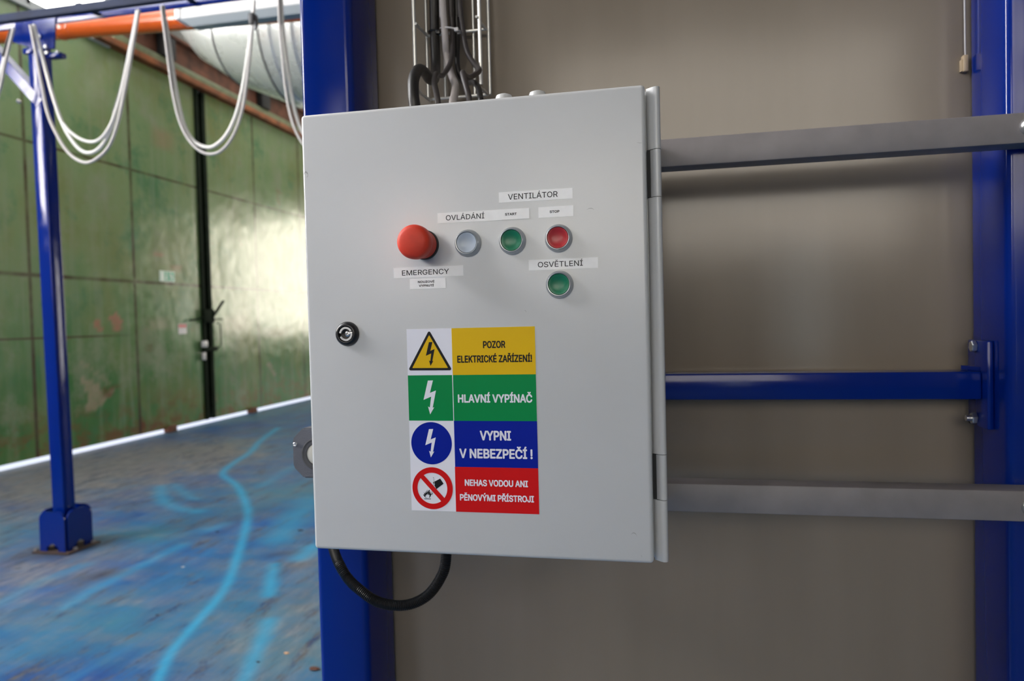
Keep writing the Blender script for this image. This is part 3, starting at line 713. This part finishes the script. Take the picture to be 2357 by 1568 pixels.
def bolt_polys(top0, top1, midr_in, midr, tail1, tail0, midl_in, midl, tip, wl_, wr_, nk):
    return [[top0, top1, midr_in, midr, tail1, tail0, midl_in, midl], [wl_, nk, wr_, tip]]
def bolt(dx, dz, s):                     # one zigzag arrow, unit drawn from the green square's
    g = [(-259.2, 1435.3), (-253.3, 1435.5), (-257.2, 1421.6), (-250.1, 1424.3), (-254.6, 1404.4), (-257.9, 1404.4), (-255.9, 1417.4), (-264.9, 1413.8)]
    hd = [(-259.9, 1406.4), (-256.2, 1404.4), (-252.6, 1405.6), (-257.6, 1397.6)]
    c = (-257.5, 1416.5); f_ = lambda p: (c[0]+(p[0]-c[0])*s+dx, c[1]+(p[1]-c[1])*s+dz)
    return [[f_(p) for p in g], [f_(p) for p in hd]]
flat('black_bolt', bolt(2.0, 48.4, .70), 'ink', L4)
flat('white_bolt', bolt(0, 0, 1.0), 's_white', L2)
circ = lambda x, z, r, n=64: [(x+r*math.cos(2*math.pi*k/n), z+r*math.sin(2*math.pi*k/n)) for k in range(n)]
flat('blue_disc', [circ(-257.1, 1365.3, 23.7)], 's_blue', L2)
flat('white_bolt', bolt(-.6, -51.2, .84), 's_white', L3)
fire_b = [(-267.4, 1302.3), (-259.6, 1302.3), (-259.6, 1303.0), (-267.4, 1303.0)]
fl = [(-263.8, 1303.6), (-266.6, 1304.4), (-267.9, 1306.2), (-268.8, 1307.6), (-267.2, 1307.3), (-267.6, 1310.0), (-266.1, 1308.4), (-265.6, 1311.3), (-264.9, 1309.2), (-263.6, 1313.2), (-263.2, 1309.8), (-261.4, 1312.2), (-261.6, 1309.6), (-259.9, 1311.4), (-260.4, 1308.6), (-258.5, 1308.6), (-259.6, 1306.4), (-260.6, 1304.3)]
fi = [(-263.6, 1303.7), (-265.7, 1304.7), (-266.3, 1306.3), (-265.2, 1305.7), (-264.6, 1308.0), (-263.8, 1306.6), (-262.9, 1309.0), (-262.2, 1306.6), (-261.2, 1307.7), (-261.0, 1305.6), (-261.9, 1304.0)]
wat = []
rnd = random.Random(3)
for k in range(22):
    t = k/21; x = -262.6+6.4*rnd.random()+1.2*t; z = 1307.5+ (x+262.6)*.55 + rnd.uniform(-2.6, 4.6); a = rnd.uniform(.6, 1.5); w_ = rnd.uniform(.18, .32); l_ = rnd.uniform(.5, 1.1)
    if (x+257)+(z-1315) > 0.3: continue
    ca, sa = math.cos(a), math.sin(a); wat.append([(x-l_*ca+w_*sa, z-l_*sa-w_*ca), (x+l_*ca+w_*sa, z+l_*sa-w_*ca), (x+l_*ca-w_*sa, z+l_*sa+w_*ca), (x-l_*ca-w_*sa, z-l_*sa+w_*ca)])
bucket = [(-254.6, 1322.4), (-248.0, 1325.8), (-244.3, 1320.2), (-252.8, 1313.9), (-256.3, 1320.6), (-256.6, 1321.7)]
handle = [(-256.3, 1327.2), (-255.6, 1327.2), (-254.2, 1317.8), (-255.0, 1317.5)]
handle_i = [(-256.1, 1326.6), (-255.7, 1326.6), (-254.5, 1318.6), (-254.9, 1318.4)]
flat('black_pictogram', [fire_b, fl, bucket, handle, [(-257.8, 1317.2), (-256.0, 1318.4), (-255.9, 1318.9), (-257.8, 1317.7)]]+wat, 'ink', L2)
flat('flame_core', [fi, handle_i], 's_white', L3)
ring = bm_new(); n = 72; o1 = circ(-257.3, 1314.8, 23.6, n); o2 = circ(-257.5, 1314.8, 17.4, n)
va = [ring.verts.new((x/1000, L4, z/1000)) for x, z in o1]; vb = [ring.verts.new((x/1000, L4, z/1000)) for x, z in o2]
for k in range(n): ring.faces.new((va[k], va[(k+1) % n], vb[(k+1) % n], vb[k]))
ring.faces.new([ring.verts.new((x/1000, L4-6e-6, z/1000)) for x, z in [(-271.4, 1326.4), (-267.6, 1330.0), (-243.2, 1303.6), (-247.1, 1299.9)]])
obj('prohibition_ring', ring, M['s_red'], sg, smooth=0)
tb_ = bm_new(); add_text(tb_, 'POZOR', -.1949, -.1699, 1.4703, .0078, L2, .042); add_text(tb_, 'ELEKTRICKÉ ZAŘÍZENÍ!', -.2246, -.1408, 1.4547, .0079, L2, .042); obj('lettering', tb_, M['ink'], sg, smooth=0)
for rows in ((('HLAVNÍ VYPÍNAČ', -.2251, -.1416, 1.4106, .0092),),
             (('VYPNI', -.2012, -.1661, 1.3691, .0107), ('V NEBEZPEČÍ !', -.2251, -.1427, 1.3492, .0106)),
             (('NEHAS VODOU ANI', -.2198, -.1486, 1.3184, .0072), ('PĚNOVÝMI PŘÍSTROJI', -.2258, -.1424, 1.3019, .0072))):
    tb_ = bm_new()
    for t_, a, c, z_, cp in rows: add_text(tb_, t_, a, c, z_, cp, L2, .048)
    obj('lettering', tb_, M['s_white'], sg, smooth=0)

# ------------------------------------------------------------------ cable tray and cables above the cabinet
YB, YF = 1.182, 1.130                     # back and front of the wire basket
tr = thing('cable_tray', 'zinc wire mesh cable tray running up the wall above the cabinet', 'cable tray', (-.34, 1.17, 1.84))
def zline(px, py, Y, z0, z1, r):
    p = at(px, py, Y); return add_tube(bm_new(), [(p.x, Y, z0), (p.x, Y, z1)], r, 10)
TX = {}
for px, Y, r, key in ((953, YF, .0030, 'fl'), (981, YB, .0022, 'bl'), (1021, YB, .0020, 'bm'), (1089, YB, .0022, 'br1'), (1104, YF, .0030, 'fr'), (1124, YB, .0026, 'br')):
    TX[key] = at(px, 60, Y).x
    obj('long_wire', zline(px, 60, Y, at(1000, 229, YB).z, 3.3, r), M['wire'], tr)
zr = at(1115, 71, YB).z
for k in range(-1, 14):
    z = zr + (k)*(zr-at(1110, 221, YB).z)
    if z > 3.3 or z < at(1000, 240, YB).z: continue
    rb = bm_new(); add_tube(rb, [(TX['fl']+.004, YF-.004, z+.001), (TX['fl']+.0045, YF+.012, z), (TX['bl']+.004, YB-.004, z), (TX['bl']+.010, YB-.006, z), (TX['br']-.008, YB-.006, z), (TX['br']-.002, YB-.006, z), (TX['fr']-.004, YF+.01, z), (TX['fr']-.004, YF-.004, z+.001)], .0024, 8)
    obj('cross_wire', rb, M['wire'], tr)
ztop = 3.28
def cable(pts, r, m, label):
    P = [at(*pts[0])]; P[0] = Vector((P[0].x+.01, P[0].y, ztop)); P += [at(*q) for q in pts]
    Y = P[0].y
    P.append(Vector((P[-1].x, P[-1].y, 1.741)))
    if P[-2].z < 1.741: P[-2].z = 1.745
    return setp(obj('cable', add_tube(bm_new(), resample(catmull(P, 14), .004), r, 16), M[m], smooth=60), label, 'cable', 'cables entering the cabinet top')
cable([(998, -120, 1.148), (999, 0, 1.148), (1001, 90, 1.146), (1003, 150, 1.135), (1000, 181, 1.10), (990, 183, 1.06), (977, 166, 1.02), (963, 161, .985), (952, 184, .955), (952, 222, .945), (955, 250, .945)], .0078, 'cable_dark', 'thickest dark cable looping over into the cabinet top, leftmost of the bundle')
cable([(1036, -120, 1.150), (1037, 0, 1.150), (1042, 90, 1.148), (1038, 140, 1.112), (1022, 170, 1.072), (1011, 174, 1.04), (1003, 171, 1.01), (1000, 190, .98), (1006, 222, .96), (1009, 245, .96)], .0040, 'cable_mid', 'thin grey cable bent in a hook just right of the thickest dark cable')
cable([(1016, -120, 1.140), (1019, 0, 1.140), (1025, 90, 1.140), (1028, 130, 1.148), (1038, 170, 1.122), (1048, 195, 1.06), (1046, 220, 1.0), (1042, 245, .98)], .0056, 'cable_light', 'pale grey cable in the middle of the bundle under the white tie')
cable([(1050, -120, 1.160), (1050, 0, 1.160), (1053, 90, 1.160), (1053, 150, 1.15), (1063, 185, 1.145), (1078, 190, 1.105), (1092, 190, 1.06), (1102, 205, 1.015), (1106, 228, .99), (1107, 240, .985)], .0042, 'cable_dark', 'thin dark cable curling behind to the far right cabinet entry')
cable([(1056, -120, 1.150), (1058, 0, 1.150), (1066, 70, 1.148), (1075, 118, 1.14), (1092, 147, 1.12), (1103, 160, 1.09), (1096, 170, 1.06), (1080, 178, 1.03), (1069, 174, 1.0), (1065, 168, .985), (1069, 186, .97), (1077, 215, .96), (1081, 240, .96)], .0042, 'cable_mid', 'thin grey cable bulging against the right tray wire then hooking back')
def tie(c, rx, ry, w, tilt, m, label, tail):
    P = [c+Vector((rx*math.cos(a), ry*math.sin(a), tilt*math.cos(a))) for a in [2*math.pi*k/24 for k in range(24)]]; P.append(P[0])
    t = thing('cable_tie', label, 'cable tie', tuple(c))
    b = bm_new(); add_tube(b, P, w, 6, cap=False); obj('band', b, M[m], t)
    q = c+tail; obj('tie_head', add_box(bm_new(), q-Vector((.0035, .003, .003)), q+Vector((.0035, .003, .003)), .001), M[m], t)
tie(at(1037, 70, 1.147), .0165, .0125, .0014, -.0035, 'tie_white', 'white cable tie around the pale cable above the cabinet', Vector((.0132, -.011, -.0045)))
tie(at(1000, 74, 1.148), .0095, .0095, .0015, .0, 'black', 'black cable tie around the thickest dark cable', Vector((.0085, -.0075, -.004)))

# ------------------------------------------------------------------ grey box with round window on the column, and its conduit
bx = thing('sensor_box', 'hammered grey cast box with round glass peeking out left of the cabinet', 'sensor', tuple(at(737, 1039, 1.03)))
c0 = at(738, 1044, .985); HW, HH, CH = .0455, .0375, .0165
def octo(s, Y, dz=0): return [(c0.x+a*s, Y, c0.z+e*s+dz) for a, e in ((-HW, -HH+CH), (-HW+CH, -HH), (HW-CH, -HH), (HW, -HH+CH), (HW, HH-CH), (HW-CH, HH), (-HW+CH, HH), (-HW, HH-CH))]
b = bm_new(); add_prism(b, octo(1.0, .985), (0, YC-.985-.0005, 0)); bmesh.ops.bevel(b, geom=b.edges[:], offset=.002, segments=2, affect='EDGES'); obj('housing', b, M['castbox'], bx)
cc = Vector((at(729, 1046, .985).x, .985, at(729, 1046, .985).z))
b = bm_new(); add_lathe(b, [(.0240, -.001), (.0240, .0012), (.0225, .0016), (.0215, .0006), (.0190, .0004), (.0185, .0012), (.0165, .0012), (.0160, .0002), (.0155, -.001)], cc, (0, -1, 0), 56); rg = obj('rim', b, M['rubber'], bx)
b = bm_new(); add_lathe(b, [(.0155, .0002), (.0125, .0012), (.0, .0016)], cc, (0, -1, 0), 48); obj('lens', b, M['lens'], rg, label='frosted round glass')
for px, py in ((676, 1021),):
    s_ = Vector((c0.x-HW+.0045, .985, c0.z+.013)); b = bm_new(); add_lathe(b, [(.0032, -.001), (.0032, .0010), (.0022, .0016), (.0012, .0010), (0, .0010)], s_, (0, -1, 0), 20); obj('screw', b, M['zinc'], bx)
cp = [at(742, 1112, 1.022), at(752, 1180, 1.020), at(762, 1240, 1.01), at(770, 1272, .985), at(783, 1303, .96), at(802, 1333, .95), at(828, 1358, .94), at(866, 1384, .935), at(910, 1394, .93), at(948, 1390, .93), at(985, 1370, .93), at(1012, 1334, .93), at(1026, 1292, .93)]
cp.append(Vector((cp[-1].x+.003, .93, 1.2385)))
P = resample(catmull(cp, 12), .00042); rad = [.0058+.0017*(0.5+0.5*math.cos(2*math.pi*i/6))**0.7 for i in range(len(P))]
setp(obj('conduit', add_tube(bm_new(), P, .007, 16, radii=rad), M['conduit'], smooth=60), 'black corrugated conduit looping below the grey control cabinet', 'conduit')

# ------------------------------------------------------------------ far blue post, beam and hanging cables
PX, PY = -4.085, 4.20
ps = thing('steel_post', 'far glossy blue square post standing on the blue floor at left', 'post', (PX, PY, 0))
sb = add_box(bm_new(), (PX-.05, PY-.05, .006), (PX+.05, PY+.05, 3.556), .010, 3, 'z')
for v in sb.verts: v.co.x -= .0125*(v.co.z-.25)        # the post leans a little
obj('shaft', sb, M['blue'], ps)
def skirt(p0, p1, thick, h=.27):         # foot plate with rounded top corners and a notch at the floor
    p0, p1 = Vector(p0), Vector(p1); d = (p1-p0); L = d.length; d.normalize(); r = .055; out = []
    for k in range(7): a = math.pi/2*k/6; out.append((r-r*math.cos(a), h-r+r*math.sin(a)))
    for k in range(7): a = math.pi/2*(1-k/6); out.append((L-r+r*math.cos(a), h-r+r*math.sin(a)))
    out += [(L, 0), (L-.055, 0), (L-.055, .03), (L/2, .055), (.055, .03), (.055, 0), (0, 0)]
    return add_prism(bm_new(), [p0+d*s+Vector((0, 0, z+.012)) for s, z in out], thick)
for a, c, th in (((PX-.10, PY-.11, 0), (PX+.10, PY-.11, 0), (0, .012, 0)), ((PX+.098, PY-.09, 0), (PX+.098, PY+.11, 0), (.012, 0, 0)), ((PX-.11, PY-.09, 0), (PX-.11, PY+.11, 0), (.012, 0, 0)), ((PX-.10, PY+.12, 0), (PX+.10, PY+.12, 0), (0, .012, 0))):
    obj('foot_plate', skirt(a, c, th), M['blue'], ps)
obj('base_plate', add_box(bm_new(), (PX-.14, PY-.14, 0), (PX+.15, PY+.15, .012), .003), M['rust_dark'], ps, label='rusty base plate')
for sx, sy_ in ((.125, -.05), (.13, .10), (-.125, -.12)):
    b = bm_new(); add_hex(b, (PX+sx, PY+sy_, .012), (0, 0, 1), .013, .016); obj('anchor_bolt', b, M['rail'], ps)
# bracing and gusset at the post head
g0 = lambda px, py, Y=4.14: at(px, py, Y)
b = bm_new(); add_prism(b, [g0(36, 48), g0(127, 36), g0(124, 112), g0(76, 112), g0(28, 96)], (0, .012, 0)); gs = obj('gusset_plate', b, M['blue'], ps)
for px, py in ((92, 84), (106, 108), (108, 122)):
    b = bm_new(); add_hex(b, g0(px, py, 4.139), (0, -1, 0), .013, .01); obj('bolt', b, M['zinc'], gs)
b = bm_new(); add_obox(b, g0(103, 242, 4.19), g0(-60, 62, 4.19), .07, .085, up=Vector((0, 1, 0)), bevel=.004); br = obj('knee_brace', b, M['blue'], ps)
b = bm_new(); add_hex(b, g0(45, 231, 4.15), (-.7, -.1, -.7), .014, .02); obj('bolt', b, M['zinc'], br)
b = bm_new(); p = at(140, 126, 4.17); add_box(b, p+Vector((-.09, -.03, -.022)), p+Vector((.02, .03, .012)), .008); lg = obj('lug', b, M['blue'], ps)
b = bm_new(); add_hex(b, at(134, 121, 4.14), (0, -1, .3), .012, .012); obj('bolt', b, M['zinc'], lg)
b = bm_new(); p = at(60, 118, 4.15); add_box(b, p+Vector((-.02, -.01, -.02)), p+Vector((.06, .02, .02)), .006); obj('lug', b, M['blue'], ps)
# main beam and C rail
zb_ = at(200, 52, 4.15).z
bmth = obj('roof_beam', add_box(add_box(bm_new(), (-6.6, 4.15, 3.558), (1.4, 4.168, 3.66), .003, 2, 'x'), (-6.6, 4.168, 3.645), (1.4, 4.25, 3.66)), M['blue']); setp(bmth, 'glossy blue horizontal beam resting on the far blue post', 'beam')
ra, rb_ = at(100, 46, 4.00), at(318, 18.5, 4.00)
zr0 = (ra.z+rb_.z)/2+.008
crl = thing('festoon_rail', 'dark navy cable rail in front of the blue beam at top left', 'rail', (-3, 4.0, zr0))
obj('channel', add_box(bm_new(), (-6.6, 3.965, zr0), (1.4, 4.005, zr0+.05), .003), M['navy'], crl)
for x in (-5.0, -3.6, -2.9, -1.7, -.4):
    b = bm_new(); add_box(b, (x-.02, 3.97, zr0+.0505), (x+.02, 4.20, zr0+.058)); add_box(b, (x-.02, 4.20, 3.6605), (x+.02, 4.24, zr0+.058) if zr0+.058 > 3.67 else (x+.02, 4.24, 3.68))
    obj('rail_hanger', b, M['navy'], crl)
YL = 3.985
def loop(label, cables, wraps=()):
    P0 = at(cables[0][0][0][0], cables[0][0][0][1], YL)
    t = thing('hanging_cable_loop', label, 'cable loop', (P0.x, YL, zr0), 'festoon cable loops under the rail')
    for j, (pts, r, m) in enumerate(cables):
        P = [at(a, c, YL-.012+.02*(j % 2)+.004*j) for a, c in pts]
        P[0].z = min(P[0].z, zr0-.001); P[-1].z = min(P[-1].z, zr0-.001)
        obj('cable', add_tube(bm_new(), resample(catmull(P, 10), .02), r, 12), M[m], t, smooth=60)
    for a, c in wraps:
        q = at(a, c, YL); obj('cable_clamp', add_box(bm_new(), q-Vector((.018, .03, .035)), q+Vector((.018, .03, .035)), .008), M['cable_black'], t)
loop('festoon loop of pale cables cut off at the left edge', [
    ([(32, 64), (24, 95), (12, 145), (0, 205), (-25, 280), (-70, 345), (-120, 370), (-170, 330), (-200, 240), (-215, 96)], .0095, 'cable_hang'),
    ([(27, 66), (18, 100), (3, 160), (-18, 230), (-60, 310), (-110, 340), (-160, 300), (-190, 220), (-212, 96)], .010, 'cable_white'),
    ([(25, 66), (15, 100), (6, 130)], .008, 'cable_black')])
loop('festoon loop of three pale cables in front of the far blue post', [
    ([(70, 58), (82, 120), (95, 190), (108, 255), (128, 305), (158, 352), (192, 374), (222, 366), (252, 335), (272, 280), (287, 210), (302, 130), (320, 22)], .0095, 'cable_hang'),
    ([(78, 57), (97, 130), (120, 215), (140, 275), (160, 315), (185, 345), (208, 352), (232, 338), (254, 300), (268, 255), (285, 190), (303, 110), (316, 24)], .011, 'cable_white'),
    ([(144, 282), (160, 302), (185, 320), (212, 327), (234, 317), (252, 292), (264, 262), (278, 215), (292, 150), (306, 80), (316, 26)], .009, 'cable_white'),
    ([(73, 58), (78, 90), (88, 150)], .008, 'cable_black'), ([(262, 262), (285, 180), (303, 90), (313, 40), (318, 22)], .011, 'cable_black')],)
loop('festoon loop of two pale cables left of the metal duct', [
    ([(371, 14), (380, 80), (388, 145), (398, 215), (412, 275), (432, 318), (458, 346), (486, 355), (512, 345), (537, 312), (556, 260), (567, 200), (576, 120), (586, 2)], .0085, 'cable_hang'),
    ([(375, 13), (388, 90), (398, 160), (410, 230), (425, 290), (445, 324), (470, 338), (492, 337), (520, 312), (542, 268), (558, 205), (570, 130), (580, 60), (584, 0)], .011, 'cable_white'),
    ([(372, 14), (379, 70), (388, 140), (397, 205)], .008, 'cable_black')], wraps=((583, 46),))
loop('festoon loop of two pale cables disappearing behind the near blue column', [
    ([(641, -8), (644, 60), (650, 130), (657, 200), (668, 262), (686, 312), (715, 350), (750, 362), (785, 345), (815, 290), (835, 200), (850, 90), (856, -30)], .0085, 'cable_hang'),
    ([(647, -9), (651, 60), (659, 130), (668, 200), (680, 260), (697, 305), (725, 338), (755, 345), (790, 320), (818, 260), (838, 170), (852, 60), (860, -30)], .011, 'cable_white'),
    ([(641, -8), (642, 30), (643, 55)], .009, 'cable_black')])
b = bm_new(); c_ = at(588, 65, 3.96); add_lathe(b, [(0, -.014), (.009, -.011), (.013, 0), (.009, .011), (0, .014)], c_, (0, 0, 1), 16); add_tube(b, [c_+Vector((0, 0, .012)), c_+Vector((-.012, .01, .05))], .004, 8)
setp(obj('metal_ferrule', b, M['zinc']), 'small shiny metal ferrule beside the black cable clamp', 'fitting')
# orange pipe with a socket joint
YO = 5.6
pa, pb_ = at(122, 91, YO), at(673, 49.5, YO); RO = .088
dirp = (pb_-pa).normalized(); ctr = lambda t: pa+dirp*t+Vector((0, 0, RO))
pip = thing('orange_pipe', 'glossy orange pipe running along below the roof at top left', 'pipe', tuple(ctr(0)))
obj('tube', add_tube(bm_new(), [ctr(-2.2), ctr(6.2)], RO, 40), M['orange'], pip, smooth=60)
b = bm_new(); t0 = (at(160, 80, YO)-pa).dot(dirp)
add_tube(b, [ctr(t0-.16), ctr(t0-.14), ctr(t0-.09), ctr(t0-.08), ctr(t0-.06), ctr(t0-.05), ctr(t0+.03), ctr(t0+.05), ctr(t0+.055)], RO, 40, radii=[RO*1.0, RO*1.05, RO*1.05, RO*1.11, RO*1.11, RO*1.05, RO*1.05, RO*1.03, RO*1.0])
obj('socket', b, M['orange'], pip, smooth=60)
# fluorescent lamp
YFL = 4.75
q0, q1 = at(402, 46, YFL), at(680, 7, YFL)
lamp = thing('strip_lamp', 'white fluorescent strip lamp hanging in front of the orange pipe', 'lamp', (q0.x, YFL, q0.z))
zl = (q0.z+q1.z)/2
xl0, xl1 = q0.x, q0.x+1.55
b = bm_new(); add_prism(b, [(xl0+.04, YFL, zl), (xl0+.04, YFL+.012, zl+.105), (xl0+.04, YFL+.12, zl+.105), (xl0+.04, YFL+.14, zl)], (xl1-xl0-.08, 0, 0)); bmesh.ops.bevel(b, geom=b.edges[:], offset=.004, segments=2, affect='EDGES'); obj('housing', b, M['lampwhite'], lamp)
b = bm_new(); add_prism(b, [(xl0+.05, YFL+.004, zl-.001), (xl0+.05, YFL+.136, zl-.001), (xl0+.13, YFL+.11, zl-.05), (xl0+.13, YFL+.03, zl-.05)], (.0001, 0, 0)) if False else None
b = bm_new(); vs_ = [(xl0+.03, YFL+.004, zl-.001), (xl0+.03, YFL+.136, zl-.001), (xl1-.03, YFL+.136, zl-.001), (xl1-.03, YFL+.004, zl-.001), (xl0+.12, YFL+.03, zl-.055), (xl0+.12, YFL+.11, zl-.055), (xl1-.12, YFL+.11, zl-.055), (xl1-.12, YFL+.03, zl-.055)]
V = [b.verts.new(v) for v in vs_]
for f_ in ((0, 1, 2, 3), (4, 7, 6, 5), (0, 4, 5, 1), (1, 5, 6, 2), (2, 6, 7, 3), (3, 7, 4, 0)): b.faces.new([V[i] for i in f_])
obj('diffuser', b, M['lampgrey'], lamp)
for xa in (xl0, xl1-.05):
    b = bm_new(); add_box(b, (xa, YFL-.006, zl-.004), (xa+.05, YFL+.146, zl+.108), .01); obj('end_cap', b, M['lampwhite'], lamp)
for xa in (xl0+.30, xl1-.3):
    b = bm_new(); add_box(b, (xa-.03, YFL+.03, zl+.105), (xa+.03, YFL+.09, zl+.118), .004); add_tube(b, [(xa, YFL+.06, zl+.115), (xa, YFL+.06, HZ-.01)], .004, 8); obj('suspension', b, M['zinc'], lamp)
# big galvanised duct
dk = thing('air_duct', 'large shiny galvanised air duct above the green doors', 'duct', (-5, 9.3, 5.2))
def ring_at(px, py, Y, rpx): c = at(px, py, Y); return c, rpx*.00066*Y
NR = Vector((.995, -.03, -.09)).normalized()
def loft(bm, secs, sides=56):            # rings (centre, radius, normal) joined into one skin
    rings = []
    for c, r, n_ in secs:
        n_ = Vector(n_).normalized(); u_ = n_.cross(Vector((.87, -.5, 0))).normalized(); w_ = u_.cross(n_)
        rings.append([bm.verts.new(c+u_*(r*math.cos(2*math.pi*k/sides))+w_*(r*math.sin(2*math.pi*k/sides))) for k in range(sides)])
    for a, c in zip(rings, rings[1:]):
        for k in range(sides): bm.faces.new((a[k], a[(k+1) % sides], c[(k+1) % sides], c[k]))
    return bm
def sec(px, py, Y, rpx, n_): c, r = ring_at(px, py, Y, rpx); return (c, r, n_)
e1 = [sec(425, -260, 9.0, 112, (.05, 0, -1)), sec(432, -150, 9.0, 113, (.3, 0, -.95)), sec(458, -50, 9.0, 114, (.7, 0, -.7)), sec(505, 30, 9.0, 115, (.93, 0, -.35)), sec(558, 76, 9.0, 116, NR)]
obj('elbow', loft(bm_new(), e1), M['duct'], dk, smooth=50)
e2 = [sec(559, 77, 9.0, 117, NR), sec(620, 79, 9.0, 136, NR), sec(682, 81, 9.0, 155, NR)]
obj('trunk', loft(bm_new(), e2), M['duct'], dk, smooth=50)
e3 = [sec(683, 81, 9.0, 157, NR), sec(705, 80, 9.0, 158, NR), sec(706, 80, 9.0, 151, NR), sec(730, 79, 9.0, 154, NR), sec(731, 79, 9.0, 160, NR), sec(755, 78, 9.0, 162, NR), sec(756, 78, 9.0, 154, NR), sec(790, 77, 9.0, 158, NR), sec(1000, 70, 9.0, 172, NR)]
e3.append((e3[-1][0]+Vector((8.5, 0, 0)), e3[-1][1], Vector((1, 0, 0))))
obj('trunk', loft(bm_new(), e3), M['duct'], dk, smooth=30)
for c, r, n_ in (e2[0], e3[0]):
    b = bm_new(); u_ = n_.cross(Vector((0, 0, 1))).normalized(); w_ = u_.cross(n_)
    add_tube(b, [c+u_*((r+.004)*math.cos(2*math.pi*k/56))+w_*((r+.004)*math.sin(2*math.pi*k/56)) for k in range(57)], .010, 8, cap=False); obj('flange', b, M['rubber'], dk, smooth=60)

# ------------------------------------------------------------------ litter on the floor
def bit(name, px, py, s, m, label, cat, flat_=.35, seed=1):
    rr = random.Random(seed); p = onfloor(px, py); b = bm_new(); bmesh.ops.create_icosphere(b, subdivisions=2, radius=1)
    for v in b.verts: v.co = Vector((v.co.x*s*(1+.5*rr.uniform(-.6, .6)), v.co.y*s*.7*(1+.3*rr.uniform(-1, 1)), (v.co.z+1)*s*flat_*.5)) + Vector((p.x, p.y, 0))
    setp(obj(name, b, M[m]), label, cat)
bit('dead_leaf', 724, 1542, .022, 'leaf', 'dry brown leaf on the floor at the foot of the near column', 'leaf', .5, 2)
bit('wood_chip', 660, 1505, .012, 'chip', 'small tan wood chip on the blue floor near bottom centre', 'chip', .5, 3)
bit('dirt_clod', 692, 1222, .022, 'grit', 'dark dirt clod on the floor left of the cabinet bottom', 'dirt', .35, 4)
bit('pebble', 594, 1525, .008, 'grit', 'tiny dark pebble on the floor left of the tan wood chip', 'pebble', .6, 5)
bit('paint_flake', 421, 1306, .013, 'tie_white', 'small pale paint flake in the middle of the blue floor', 'flake', .3, 6)
bit('dirt_clod', 500, 1225, .016, 'grit', 'small dark dirt clod beside the curved light blue paint stripe', 'dirt', .3, 7)
bit('pebble', 362, 1417, .009, 'grit', 'tiny dark pebble left of the curved paint stripe', 'pebble', .6, 8)
